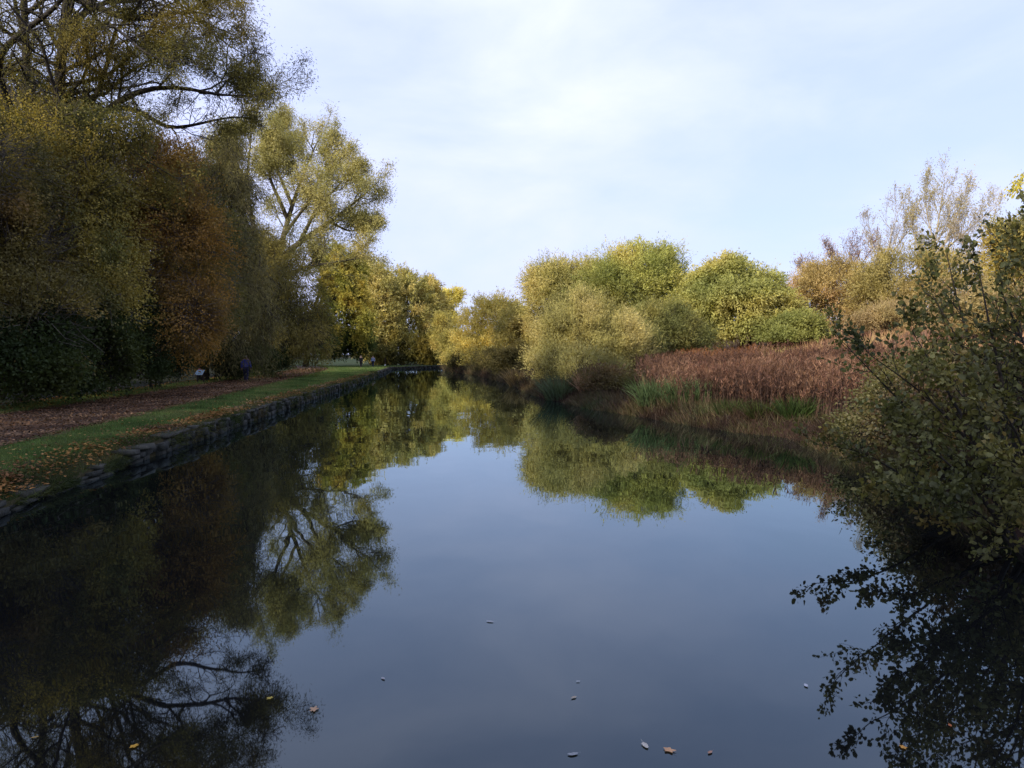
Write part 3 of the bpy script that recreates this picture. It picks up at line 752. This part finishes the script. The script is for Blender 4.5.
pos = (P[:, None, :]+A[:, None, :]*(h[:, None]*t)[..., None]+rng.normal(0, .022, (n, per, 3))).reshape(-1, 3)
ax = rng.normal(0, .35, (n*per, 3)); ax[:, 2] = rng.uniform(.2, 1, n*per)
s = rng.uniform(.6, 1.3, n*per)
topness = t.reshape(-1)
orange = ss((np.repeat(y, per)-46)/6)[:, None]*ss((1.5-np.abs(np.repeat(x, per)-14)/5))[:, None]
cc = tint(rng, pos, [(.036, .018, .012), (.068, .034, .021), (.105, .053, .032), (.155, .088, .052), (.095, .04, .026)], 3.0, .22)*(.25+.95*ss((topness[:, None]-.45)/.5))  # paler plume tops; shade at the foot put into the colour below
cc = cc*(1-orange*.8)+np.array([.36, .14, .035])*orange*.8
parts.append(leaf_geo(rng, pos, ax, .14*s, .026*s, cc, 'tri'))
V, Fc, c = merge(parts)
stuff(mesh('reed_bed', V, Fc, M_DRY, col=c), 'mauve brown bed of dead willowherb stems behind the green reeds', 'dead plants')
# a far wood beyond the field closes the horizon on the right
GAIN = 2.0
k_ = 26000
u_ = rng.random(k_)*170-12; yy = 150+rng.normal(0, 6, k_)+.25*np.abs(u_-40)
top_ = 6.0+1.6*smooth_noise(np.stack([u_, 0*u_, 0*u_], 1), 9, 5)+1.2*smooth_noise(np.stack([u_, 0*u_, 0*u_], 1), 3.5, 6)
P = np.stack([u_, yy, height(u_, yy)+.2+top_*rng.random(k_)**.75], 1)
A = rng.normal(0, 1, (k_, 3)); A[:, 2] += .6
V, Fc, c = leaf_geo(rng, P, A, 1.0*rng.uniform(.5, 1.3, k_), np.full(k_, .55), tint(rng, P, [(.06, .055, .02), (.10, .085, .03), (.13, .10, .045)], 8, .15), 'tri')
stuff(mesh('far_wood', V, Fc, M_LEAF, col=c), 'low olive wood on the horizon behind the right bank trees', 'wood')
GAIN = 1.3
# slope grass on the hill
n = 26000
y = 28*(85/28)**rng.random(n); o_ = 12+rng.random(n)*30; x = Rx(y)+o_; z = height(x, y)
P = np.stack([x, y, z-.03], 1); A = rng.normal(0, .3, (n, 3)); A[:, 2] = 1
V, Fc, c = leaf_geo(rng, P, A, .55*rng.uniform(.5, 1.4, n), np.full(n, .06), tint(rng, P, [(.17, .09, .06), (.26, .15, .08), (.32, .20, .10), (.24, .20, .07)], 4, .2), 'tri')
stuff(mesh('slope_grass', V, Fc, M_DRY, col=c), 'tan and pinkish dry grass on the slope below the thickets', 'grass')
# rank growth at the foot of the right bank
n = 60000
y = 9*(127/9)**rng.random(n); o_ = -.15+rng.random(n)**1.5*3.0; x = Rx(y)+o_; z = height(x, y)
P = np.stack([x, y, z-.03], 1); A = rng.normal(0, .5, (n, 3)); A[:, 0] -= .25; A[:, 2] = .9
V, Fc, c = leaf_geo(rng, P, A, (.25+.4*rng.random(n)**2)*(.75+.016*np.clip(y-20, 0, 99))*(1+.5*smooth_noise(P, 1.6, 12)), .01+.0007*y, tint(rng, P, [(.028, .017, .010), (.05, .030, .018), (.05, .048, .018), (.085, .055, .03), (.05, .06, .02)], 2, .25), 'tri')
stuff(mesh('bank_growth', V, Fc, M_DRY, col=c), 'tangled brown and olive growth along the foot of the right bank', 'undergrowth')

def clump(name, label, seed, px, D, wpx, hpx, nb, pal, bend=.35, bw=.022, group=None, cat='reeds', zoff=0.):
    rg = np.random.default_rng(seed)
    D = D*.93; bx = (px-512)/F*D; hh = hpx/F*D; ww = wpx/F*D/2
    bz = float(max(height(bx, D), -.1))
    a = rg.uniform(0, 2*PI, nb); r = np.sqrt(rg.random(nb))*ww
    p0 = np.stack([np.cos(a)*r, np.sin(a)*r*.6, np.full(nb, -.05)], 1)
    d = np.stack([np.cos(a)*r/ww*bend+rg.normal(0, .24, nb), np.sin(a)*r/ww*bend+rg.normal(0, .24, nb), np.ones(nb)], 1); d = norm(d)
    L = hh*rg.uniform(.6, 1.15, nb)
    side = norm(np.cross(d, rg.normal(size=(nb, 3))))
    V = []
    for i_, t in enumerate((0, .4, .75, 1.0)):
        c0 = p0+d*(L*t)[:, None]; c0[:, :2] += d[:, :2]*(L*t*t*.45)[:, None]; c0[:, 2] -= L*t**3*.10*rg.uniform(.2, 2.2, nb)
        w_ = bw*(1, .95, .6, .06)[i_]
        V += [c0-side*w_/2, c0+side*w_/2]
    V = np.stack(V, 1).reshape(-1, 3)
    b0 = (np.arange(nb)*8)[:, None]
    fs = [b0+np.array(f)[None] for f in ([0, 1, 3, 2], [2, 3, 5, 4], [4, 5, 7, 6])]
    c = np.repeat(tint(rg, p0, pal, .8, .25), 8, axis=0)
    o = mesh(name, V, fs, M_LEAF, col=c); o.location = (bx, D, bz+zoff)
    return tag(o, label, cat, group)
GR = [(.06, .09, .04), (.10, .145, .06), (.15, .18, .075)]
RG = 'green reed clumps along the right bank'
clump('reed_clump', 'blue green reed clump at the foot of the feathery willow bush', 311, 561, 38.5, 30, 30, 420, [(.05, .07, .04), (.08, .11, .06)], group=RG)
clump('reed_clump', 'left half of the bright green reed patch below the reed bed', 312, 658, 29.0, 38, 33, 460, GR, group=RG)
clump('reed_clump', 'right half of the bright green reed patch below the reed bed', 313, 688, 28.2, 40, 31, 460, GR, group=RG)
clump('reed_clump', 'thin dark green reed clump midway along the lower right bank', 314, 732, 24.5, 30, 20, 200, [(.03, .045, .014), (.05, .07, .02)], group=RG)
clump('reed_clump', 'olive green reed clump at the waterline in front of the mauve stems', 315, 765, 23.0, 30, 22, 240, [(.04, .05, .014), (.07, .08, .02)], group=RG)
clump('reed_clump', 'tallest dark green reed clump nearest the foreground alder', 316, 797, 22.2, 28, 28, 260, [(.03, .05, .013), (.06, .085, .022)], group=RG)
clump('grass_clump', 'tan dry reed clump at the waterline left of the feathery willow', 317, 517, 56, 13, 24, 300, [(.20, .14, .07), (.28, .2, .1), (.17, .17, .06)], bend=.15, bw=.04, cat='reeds')
clump('grass_clump', 'tan and pink dry grass plume right of the blue green reeds', 318, 584, 37.2, 9, 28, 150, [(.20, .12, .08), (.28, .17, .11), (.12, .10, .04)], bend=.12, bw=.03, cat='reeds')
for lab, xy, bl, sd in [
    ('low olive shrub overhanging the far water, nearest the wall corner', (-5.6, 94), (463, 366, 93, 15, 10), 322),
    ('low yellow olive shrub overhanging the far water below the round willow', (-2.6, 81), (487, 366, 80, 16, 12), 323),
    ('low dull olive shrub at the waterline behind the tan dry reed clump', (.6, 65), (509, 366, 64, 15, 16), 324)]:
    bush('bank_shrub', lab, 'shrub', sd, xy, [bl, (bl[0]+8, bl[1]-4, bl[2]+2, bl[3]*.8, bl[4])], n_lump=40, lump=.6, sprays=55, per=10, sl=.8, Ln=.17, Wd=.07,
         palette=[(.05, .045, .018), (.10, .085, .03), (.14, .115, .04)], up=.3, stems=4, stem_r=.05)
bush('bank_shrub', 'dark olive bush at the waterline below the feathery willow', 'shrub', 319, (4.9, 36), [(612, 392, 33.5, 26, 17), (638, 396, 32, 22, 15), (592, 388, 35.5, 20, 16)],
     gap=-.15, n_lump=70, lump=.4, sprays=50, per=10, sl=.5, Ln=.11, Wd=.05, palette=[(.05, .045, .02), (.09, .075, .03), (.10, .06, .035)], up=.4, stems=5, stem_r=.035)
bush('bank_shrub', 'small dark bush where the green reed patch meets the mauve stems', 'shrub', 320, (8.6, 26.5), [(745, 405, 26.5, 20, 18), (722, 405, 27, 20, 16)],
     n_lump=45, lump=.35, sprays=45, per=10, sl=.4, Ln=.09, Wd=.05, palette=[(.03, .026, .012), (.06, .04, .02)], up=.4, stems=5, stem_r=.03)
# dark tangle on the near right bank
tang = [('dark bramble thicket at the left end of the near right bank', (8.3, 17), [(885, 425, 16.5, 36, 34), (905, 410, 17.5, 40, 40)], 331),
        ('dark bramble thicket in the middle of the near right bank', (7.6, 14.2), [(905, 440, 14.2, 55, 60), (950, 420, 14.8, 60, 65)], 332),
        ('dark bramble thicket under the foreground alder by the right edge', (7.0, 11), [(975, 470, 11, 65, 75), (1030, 450, 11.5, 80, 90)], 333)]
for lab, xy, bl, sd in tang:
    bush('bramble_bush', lab, 'bush', sd, xy, bl, n_lump=85, lump=.34, sprays=55, per=9, sl=.4, Ln=.065, Wd=.045,
         palette=[(.040, .042, .016), (.075, .075, .026), (.095, .088, .03), (.085, .055, .03)], up=.2, droop=.2, shape='quad', stems=6, stem_r=.025, leafm=M_NEAR, jit=.06, group='brambles on the near right bank')

# ------------------------------------------------------------------ foreground alder
GAIN = 2.4
rng = np.random.default_rng(401)
base = np.array([6.1, 8.6, float(height(6.1, 8.6))])
tips = [((6.0, 8.3, .1), (5.9, 8.3, 1.3), (5.7, 8.4, 2.2), (5.45, 8.5, 2.85), .034),
        ((6.2, 8.2, .1), (6.3, 8.1, 1.6), (6.2, 8.1, 2.7), (6.1, 8.2, 3.4), .036),
        ((6.2, 9.0, .1), (5.9, 9.4, 1.5), (5.6, 9.6, 2.4), (5.35, 9.7, 2.9), .032),
        ((6.4, 9.2, .2), (6.6, 9.6, 1.8), (6.7, 9.8, 3.0), (6.75, 10, 3.8), .036),
        ((5.7, 8.0, .0), (5.3, 8.0, .9), (5.0, 8.1, 1.5), (4.65, 8.2, 1.95), .026),
        ((5.4, 8.0, .05), (5.15, 8.2, 1.0), (4.65, 8.5, 1.7), (4.05, 8.6, 2.15), .030),
        ((5.5, 8.3, .05), (5.2, 8.6, 1.3), (5.0, 8.9, 1.9), (4.75, 9.0, 2.4), .034),
        ((5.8, 8.4, .1), (5.7, 8.7, 1.5), (5.6, 8.9, 2.4), (5.5, 9.0, 3.15), .040),
        ((6.1, 8.6, .1), (6.1, 8.8, 1.8), (6.1, 9.0, 2.8), (6.15, 9.0, 3.4), .045),
        ((6.3, 8.6, .1), (6.5, 8.7, 1.6), (6.7, 8.9, 3.0), (6.9, 9.0, 4.0), .045),
        ((5.3, 7.8, 0), (4.9, 7.9, .7), (4.5, 8.1, 1.15), (4.0, 8.2, 1.5), .026),
        ((5.3, 7.7, 0), (4.8, 7.6, .5), (4.4, 7.6, .75), (3.9, 7.6, .85), .022),
        ((5.4, 7.5, 0), (5.0, 7.2, .8), (4.7, 7.0, 1.4), (4.35, 6.9, 1.8), .026),
        ((5.9, 9.2, .2), (5.4, 9.9, 1.2), (4.9, 10.3, 1.9), (4.5, 10.4, 2.35), .030),
        ((6.4, 9.4, .3), (6.2, 10.0, 1.8), (6.0, 10.3, 2.9), (5.9, 10.4, 3.6), .035),
        ((5.6, 7.3, 0), (5.4, 6.9, 1.2), (5.25, 6.7, 1.8), (5.1, 6.6, 2.2), .032),
        ((6.0, 7.2, .1), (6.2, 6.9, 1.6), (6.3, 6.8, 2.7), (6.3, 6.8, 3.4), .035),
        ((5.2, 8.0, 0), (4.7, 8.3, .35), (4.6, 8.6, .6), (4.25, 8.7, .6), .02),
        ((5.6, 9.6, .1), (5.1, 9.9, .6), (4.6, 10.1, .9), (4.1, 10.2, .95), .022)]
alder = thing('alder_shrub', 'leafy dark alder with many stems leaning over the water at right foreground', 'shrub', base)
alltw = []
for tpl in tips:
    ls, lv = grow(rng, [([np.array(p)-base for p in tpl[:4]], tpl[4], .005)], n=(13, 7), ratio=(.32, .5), angle=(48, 45), trop=(.10, .05), wander=.2, tmin=(.16, .15), minlen=.12)
    V, Fc = tubes(ls); mesh('stem', V, Fc, M_BARK, alder, smooth=True); alltw += lv[0]+lv[1]
V, Fc, c = leaves_on(rng, alltw, 8, .04, .058, .042, [(.028, .032, .012), (.050, .052, .017), (.070, .066, .02), (.10, .066, .022)], droop=.05, shape='leaf', tintvar=.25, patch=1.2)
mesh('crown', V, Fc, M_NEAR, alder, c)

# ------------------------------------------------------------------ floating leaves
GAIN = 1.0
def float_leaf(label, px, py, wpx, color, seed, lobes=0, curl=.07):
    rg = np.random.default_rng(seed)
    q0 = W(px, py, 1.0); D = CAMZ/(CAMZ-q0[2]); size = wpx*.85/F*D/2
    k = 18; th = np.linspace(0, 2*PI, k, endpoint=False)
    r = 1+(.28*np.cos(th*5) if lobes else .0*th)+rg.normal(0, .11, k)
    x = np.cos(th)*r; y = np.sin(th)*r*(.75 if lobes else .5)
    z = curl*(np.abs(y)*.8+.35*x*x)*rg.uniform(.6, 1.2)
    V = [[0, 0, 0.0]]+[[a*.5, b*.5, c*.3] for a, b, c in zip(x, y, z)]+[[a, b, c] for a, b, c in zip(x, y, z)]
    V += [[-1.0, .03, .1], [-1.0, -.03, .1], [-1.7, -.02, .22], [-1.7, .02, .22]]
    V = np.array(V)*size; V[:, 2] -= V[:k*2+1, 2].min()
    tri = np.array([[0, 1+i, 1+(i+1) % k] for i in range(k)])
    qd = np.array([[1+i, 1+k+i, 1+k+(i+1) % k, 1+(i+1) % k] for i in range(k)]+[[2*k+1, 2*k+2, 2*k+3, 2*k+4]])
    c = np.clip(np.array(color)*rg.normal(1, .12, (len(V), 1)), 0, .9)
    o = mesh('floating_leaf', V, [tri, qd], M_DRY, col=c, smooth=True)
    o.location = (q0[0]*D, D, .006); o.rotation_euler = (0, 0, rg.uniform(0, 6.28))
    tag(o, label, 'leaf', 'leaves floating on the water')
FL = [('tan curled leaf floating alone in open water left of centre', 314, 710, 12, (.42, .27, .16), 1),
      ('yellow leaf floating in the dark reflection at lower left', 134, 747, 10, (.50, .28, .04), 1),
      ('small yellow leaf floating at the lower edge of the willow reflection', 270, 699, 8, (.36, .28, .06), 1),
      ('small beige leaf floating near the bottom centre, just below a tiny pale speck', 574, 698, 8, (.38, .32, .24), 0),
      ('tiny pale speck of a leaf floating above the small beige leaf', 578, 682, 5, (.40, .42, .42), 0),
      ('long pale leaf floating beside the orange tan leaf at bottom right of centre', 645, 746, 14, (.48, .45, .38), 0),
      ('orange tan leaf with a dark stalk floating beside the long pale leaf', 669, 751, 13, (.55, .32, .17), 1),
      ('small brown orange leaf right of the orange tan leaf', 710, 753, 8, (.38, .22, .15), 0),
      ('thin grey leaf lying low in the water at the bottom centre', 573, 755, 12, (.25, .27, .28), 0),
      ('faint pale leaf floating left of centre', 383, 679, 7, (.32, .32, .33), 0),
      ('wide pale leaf floating in the middle of the water', 490, 622, 9, (.36, .37, .38), 0),
      ('pale leaf floating right of centre, closest to the alder reflection', 806, 686, 9, (.45, .47, .5), 0),
      ('orange yellow leaf floating in the dark alder reflection at lower right', 903, 748, 9, (.55, .28, .06), 1),
      ('small red orange leaf floating in the alder reflection near the right edge', 950, 726, 7, (.4, .13, .05), 0),
      ('dull yellow leaf floating near the bottom left corner', 35, 738, 8, (.3, .2, .06), 0)]
for i_, (lab, px, py, w_, colr, lob) in enumerate(FL): float_leaf(lab, px, py, w_, colr, 500+i_, lob)

# ------------------------------------------------------------------ information board and post
M_POST = noisy_mat('dark_timber', (.02, .014, .01), (.06, .042, .03), 8, bump=.4, stretch=(1, 1, .2))
M_PANEL = noisy_mat('pale_blue_panel', (.22, .36, .45), (.32, .46, .55), 3, bump=.05, rough=.4)
M_RED = noisy_mat('red_panel', (.22, .03, .03), (.3, .05, .04), 4, bump=.05, rough=.5)
import bmesh
def bx(bm, c, s, rot=None):
    r = bmesh.ops.create_cube(bm, size=1)
    bmesh.ops.scale(bm, vec=s, verts=r['verts'])
    if rot is not None:
        from mathutils import Matrix
        bmesh.ops.rotate(bm, cent=(0, 0, 0), matrix=Matrix.Rotation(rot[0], 3, rot[1]), verts=r['verts'])
    bmesh.ops.translate(bm, vec=c, verts=r['verts'])
bxp = W(200, 380, 48)
bd = thing('information_board', 'pale blue sloping information board on dark legs under the trees left of the path', 'sign', (bxp[0]-.0, 48, float(height(bxp[0], 48))))
bd.rotation_euler = (0, 0, -.35)
for sx in (-.24, .24):
    bm = bmesh.new(); bx(bm, (sx, .05, .26), (.07, .07, .66)); bmesh.ops.bevel(bm, geom=bm.edges[:], offset=.008, segments=1, affect='EDGES'); bm_obj('leg', bm, M_POST, bd)
bm = bmesh.new(); bx(bm, (0, 0, 0), (.66, .46, .03)); bmesh.ops.bevel(bm, geom=bm.edges[:], offset=.006, segments=1, affect='EDGES')
o = bm_obj('frame', bm, M_POST, bd); o.location = (0, .0, .66); o.rotation_euler = (math.radians(52), 0, 0)
bm = bmesh.new(); bx(bm, (0, 0, .021), (.6, .40, .012)); o2 = bm_obj('panel', bm, M_PANEL, bd); o2.location = (0, 0, .66); o2.rotation_euler = (math.radians(52), 0, 0)
bm = bmesh.new(); bx(bm, (-.17, .26, .008), (.2, .1, .02)); o2 = bm_obj('red_plate', bm, M_RED, bd); o2.location = (0, 0, .66); o2.rotation_euler = (math.radians(52), 0, 0)
pp = W(385, 365, 121); 
post = thing('path_post', 'short pale footed marker post on the far grass near the wall corner', 'post', (pp[0], 121, float(height(pp[0], 121))))
bm = bmesh.new(); bx(bm, (0, 0, .75), (.14, .14, 1.0)); bx(bm, (0, 0, 1.28), (.17, .17, .06)); bm_obj('shaft', bm, M_POST, post)
bm = bmesh.new(); bx(bm, (0, 0, .1), (.2, .2, .36)); bm_obj('foot', bm, noisy_mat('white_paint', (.6, .6, .56), (.75, .75, .7), 5), post)

# ------------------------------------------------------------------ people
def skin(name, verts, edges, radii, mt, parent, root=0, sub=1):
    me = bpy.data.meshes.new(name); me.from_pydata([tuple(v) for v in verts], edges, [])
    o = bpy.data.objects.new(name, me); C.objects.link(o)
    s = o.modifiers.new('s', 'SKIN'); s.use_smooth_shade = True
    for i_, v in enumerate(me.skin_vertices[0].data):
        r = radii[i_]; v.radius = (r, r) if np.isscalar(r) else r
        v.use_root = (i_ == root)
    sb = o.modifiers.new('u', 'SUBSURF'); sb.levels = sb.render_levels = sub
    dg = bpy.context.evaluated_depsgraph_get(); dg.update()
    m2 = bpy.data.meshes.new_from_object(o.evaluated_get(dg))
    bpy.data.objects.remove(o); bpy.data.meshes.remove(me)
    m2.name = name; m2.materials.clear(); m2.materials.append(mt)
    for p in m2.polygons: p.use_smooth = True
    return link(bpy.data.objects.new(name, m2), parent)

def person(label, loc, rz, skin_c, top_c, leg_c, hair_c, stride=.22, scale=1.0):
    root = thing('person', label, 'person', loc); root.rotation_euler = (0, 0, rz); root.scale = (scale,)*3
    def M(nm, c, k=.75): return noisy_mat(nm, tuple(v*k for v in c), c, 14, bump=.15, rough=.85)
    ms, mt_, ml, mh = M('skin', skin_c, .9), M('jacket_cloth', top_c), M('trouser_cloth', leg_c), M('hair', hair_c, .6)
    me_ = M('eye', (.03, .02, .02)); mb = M('shoe_leather', (.015, .013, .012))
    s = stride
    # faces +y ; left leg forward
    J = dict(pel=(0, 0, .95), sp=(0, .0, 1.15), ch=(0, .01, 1.34), nb=(0, .0, 1.47), nk=(0, .015, 1.54), hd=(0, .03, 1.63), tp=(0, .02, 1.72),
             hl=(-.10, 0, .90), kl=(-.10, s*.75, .50), al=(-.10, s*.75, .10), tl=(-.11, s*.75+.16, .04),
             hr=(.10, 0, .90), kr=(.10, -s*.15, .49), ar=(.10, -s*1.05, .13), tr=(.11, -s*1.05+.15, .05),
             sl=(-.19, 0, 1.42), el=(-.25, -.07, 1.14), wl=(-.26, .02, .90), sr=(.19, 0, 1.42), er=(.26, -.01, 1.14), wr=(.27, .13, .92),
             ml=(-.262, .045, .83), mr=(.272, .165, .85))
    V, E, R, ix = [], [], [], {}
    def add(nm, p, r):
        ix[nm] = len(V); V.append(p); R.append(r)
    rad = dict(pel=(.155, .115), sp=(.14, .10), ch=(.155, .105), nb=(.085, .075), nk=.055, hd=(.075, .092), tp=(.055, .068), hl=.09, kl=.056, al=.04, tl=(.04, .028),
               hr=.09, kr=.056, ar=.04, tr=(.04, .028), sl=.062, el=.043, wl=.028, sr=.062, er=.043, wr=.028, ml=(.036, .018), mr=(.036, .018))
    for k_ in J: add(k_, J[k_], rad[k_])
    ed = [('pel', 'sp'), ('sp', 'ch'), ('ch', 'nb'), ('nb', 'nk'), ('nk', 'hd'), ('hd', 'tp'), ('pel', 'hl'), ('hl', 'kl'), ('kl', 'al'), ('al', 'tl'),
          ('pel', 'hr'), ('hr', 'kr'), ('kr', 'ar'), ('ar', 'tr'), ('nb', 'sl'), ('sl', 'el'), ('el', 'wl'), ('nb', 'sr'), ('sr', 'er'), ('er', 'wr'), ('wl', 'ml'), ('wr', 'mr')]
    # fingers, nose, ears grow out of the same surface
    for sd, mk in ((-1, 'ml'), (1, 'mr')):
        mx, my, mz = J[mk]
        for f, (dy, ln) in enumerate(((.030, .075), (.010, .085), (-.010, .08), (-.030, .062))):
            a, b2 = f'{mk}f{f}', f'{mk}g{f}'
            add(a, (mx+sd*.006, my+dy+.01, mz-ln*.55), .0085); add(b2, (mx-sd*.012, my+dy+.022, mz-ln), .007)
            ed += [(mk, a), (a, b2)]
        wx, wy, wz = J['w'+mk[1]]
        add(mk+'t', (mx-sd*.012, my+.055, mz+.02), .010); add(mk+'u', (mx-sd*.014, my+.066, mz-.015), .008)
        ed += [(mk, mk+'t'), (mk+'t', mk+'u')]
    add('nose', (0, .135, 1.625), .012); ed.append(('hd', 'nose'))
    for sd in (-1, 1):
        add(f'ear{sd}', (sd*.088, .025, 1.635), .018); ed.append(('hd', f'ear{sd}'))
    skin('body', V, [(ix[a], ix[b_]) for a, b_ in ed], R, ms, root, 0, 2)
    def garment(nm, names, eds, grow_, mt2, over={}):
        P_ = [over.get(k_, J[k_]) for k_ in names]; ii = {k_: q_ for q_, k_ in enumerate(names)}
        RR = []
        for k_ in names:
            r = rad[k_]; RR.append((r[0]+grow_, r[1]+grow_) if not np.isscalar(r) else r+grow_)
        return skin(nm, P_, [(ii[a], ii[b_]) for a, b_ in eds], RR, mt2, root, 0, 2)
    garment('jacket', ['pel', 'sp', 'ch', 'nb', 'sl', 'el', 'wl', 'sr', 'er', 'wr'],
            [('pel', 'sp'), ('sp', 'ch'), ('ch', 'nb'), ('nb', 'sl'), ('sl', 'el'), ('el', 'wl'), ('nb', 'sr'), ('sr', 'er'), ('er', 'wr')], .028, mt_, {'pel': (0, 0, .80)})
    garment('trousers', ['pel', 'hl', 'kl', 'al', 'hr', 'kr', 'ar'], [('pel', 'hl'), ('hl', 'kl'), ('kl', 'al'), ('pel', 'hr'), ('hr', 'kr'), ('kr', 'ar')], .022, ml)
    for a, t_ in (('al', 'tl'), ('ar', 'tr')):
        p0, p1 = np.array(J[a]), np.array(J[t_])
        skin('shoe', [p0-[0, .03, .04], p0*.5+p1*.5-[0, 0, .025], p1+[0, .02, -.0]], [(0, 1), (1, 2)], [.05, (.052, .04), (.046, .032)], mb, root)
    skin('hair', [(0, -.015, 1.60), (0, -.005, 1.67), (0, .015, 1.725)], [(0, 1), (1, 2)], [(.083, .062), (.09, .09), (.066, .078)], mh, root, 0, 2)
    for sd in (-1, 1):
        bm = bmesh.new(); bmesh.ops.create_uvsphere(bm, u_segments=8, v_segments=6, radius=.012)
        e = bm_obj('eye', bm, me_, root, True); e.location = (sd*.032, .112, 1.645)
    return root
px_ = -17.15
person('person in a navy jacket and dark trousers walking away along the leafy towpath', (px_, 49, float(height(px_, 49))+.03), .16,
       (.36, .22, .16), (.06, .07, .32), (.02, .022, .055), (.42, .40, .36))
a_ = W(361, 364, 106)
person('distant person in dark clothes with pale hair standing at the far end of the path', (a_[0], 106, float(height(a_[0], 106))), 2.7,
       (.4, .26, .2), (.02, .022, .025), (.015, .015, .018), (.34, .32, .28), stride=.06, scale=.98)
a_ = W(373, 364, 108)
person('distant person in a pale blue jacket beside the dark clothed one', (a_[0], 108, float(height(a_[0], 108))), 2.9,
       (.4, .26, .2), (.22, .27, .42), (.02, .025, .05), (.05, .04, .03), stride=.1, scale=.95)

# ------------------------------------------------------------------ sky, sun, camera
sun_el, sun_az = math.radians(24), math.radians(222)
sd = Vector((math.sin(sun_az)*math.cos(sun_el), math.cos(sun_az)*math.cos(sun_el), math.sin(sun_el)))
sl = bpy.data.lights.new('sun', 'SUN'); sl.energy = 5.0; sl.angle = math.radians(.6); sl.color = (1, .89, .71)
so = bpy.data.objects.new('sun', sl); C.objects.link(so); so.location = (-30, -30, 40); so.rotation_euler = (-sd).to_track_quat('-Z', 'Y').to_euler()

w = bpy.data.worlds.new('World'); bpy.context.scene.world = w; w.use_nodes = True
nt = w.node_tree; nt.nodes.clear(); lk = nt.links.new
out = nd(nt, 'ShaderNodeOutputWorld')
sk = nd(nt, 'ShaderNodeTexSky', sky_type='NISHITA'); sk.sun_disc = False; sk.sun_elevation = sun_el; sk.sun_rotation = sun_az; sk.air_density = 1.0; sk.dust_density = .6
b1 = nd(nt, 'ShaderNodeBackground'); b1.inputs[1].default_value = .15; lk(sk.outputs[0], b1.inputs[0])
tc = nd(nt, 'ShaderNodeTexCoord')
sx = nd(nt, 'ShaderNodeSeparateXYZ'); lk(tc.outputs['Generated'], sx.inputs[0])
mp = nd(nt, 'ShaderNodeMapping'); mp.inputs['Scale'].default_value = (1.6, 1.1, 4.0); mp.inputs['Location'].default_value = (.37, .2, .1); lk(tc.outputs['Generated'], mp.inputs['Vector'])
n1 = nd(nt, 'ShaderNodeTexNoise'); n1.inputs['Scale'].default_value = 1.5; n1.inputs['Detail'].default_value = 7; n1.inputs['Roughness'].default_value = .52; n1.inputs['Distortion'].default_value = .3
lk(mp.outputs[0], n1.inputs['Vector'])
cr = nd(nt, 'ShaderNodeValToRGB'); lk(n1.outputs['Fac'], cr.inputs[0])
cr.color_ramp.elements[0].position = .25; cr.color_ramp.elements[0].color = (.66, .66, .66, 1)
cr.color_ramp.elements[1].position = .62; cr.color_ramp.elements[1].color = (1, 1, 1, 1)
c2 = nd(nt, 'ShaderNodeValToRGB'); lk(n1.outputs['Fac'], c2.inputs[0])
c2.color_ramp.elements[0].position = .34; c2.color_ramp.elements[0].color = (.76, .86, 1.0, 1)
c2.color_ramp.elements[1].position = .62; c2.color_ramp.elements[1].color = (.90, .95, 1.0, 1)
b2 = nd(nt, 'ShaderNodeBackground'); b2.inputs[1].default_value = 1.0; tt = nd(nt, 'ShaderNodeVectorMath', operation='MULTIPLY'); tt.inputs[1].default_value = (1.05, 1.065, 1.44); lk(c2.outputs[0], tt.inputs[0]); hz = nd(nt, 'ShaderNodeMapRange'); lk(sx.outputs['Z'], hz.inputs['Value']); hz.inputs['From Min'].default_value = .0; hz.inputs['From Max'].default_value = .30
hz.inputs['To Min'].default_value = .90; hz.inputs['To Max'].default_value = 1.0
t2 = nd(nt, 'ShaderNodeVectorMath', operation='SCALE'); lk(tt.outputs[0], t2.inputs[0]); lk(hz.outputs[0], t2.inputs['Scale']); lk(t2.outputs[0], b2.inputs[0])
ms = nd(nt, 'ShaderNodeMixShader'); lk(cr.outputs[0], ms.inputs[0]); lk(b1.outputs[0], ms.inputs[1]); lk(b2.outputs[0], ms.inputs[2])
lk(ms.outputs[0], out.inputs[0])

cam = bpy.data.cameras.new('camera'); co = bpy.data.objects.new('camera', cam); C.objects.link(co)
co.location = (0, 0, CAMZ); co.rotation_euler = (PI/2-math.atan(29/F), 0, 0)
cam.sensor_width = 36; cam.lens = F/1024*36; cam.clip_start = .1; cam.clip_end = 6000
sc = bpy.context.scene; sc.camera = co
sc.view_settings.view_transform = 'Standard'; sc.view_settings.look = 'None'; sc.view_settings.exposure = 0
sc.cycles.max_bounces = 8; sc.cycles.diffuse_bounces = 3; sc.cycles.transmission_bounces = 4; sc.cycles.glossy_bounces = 3
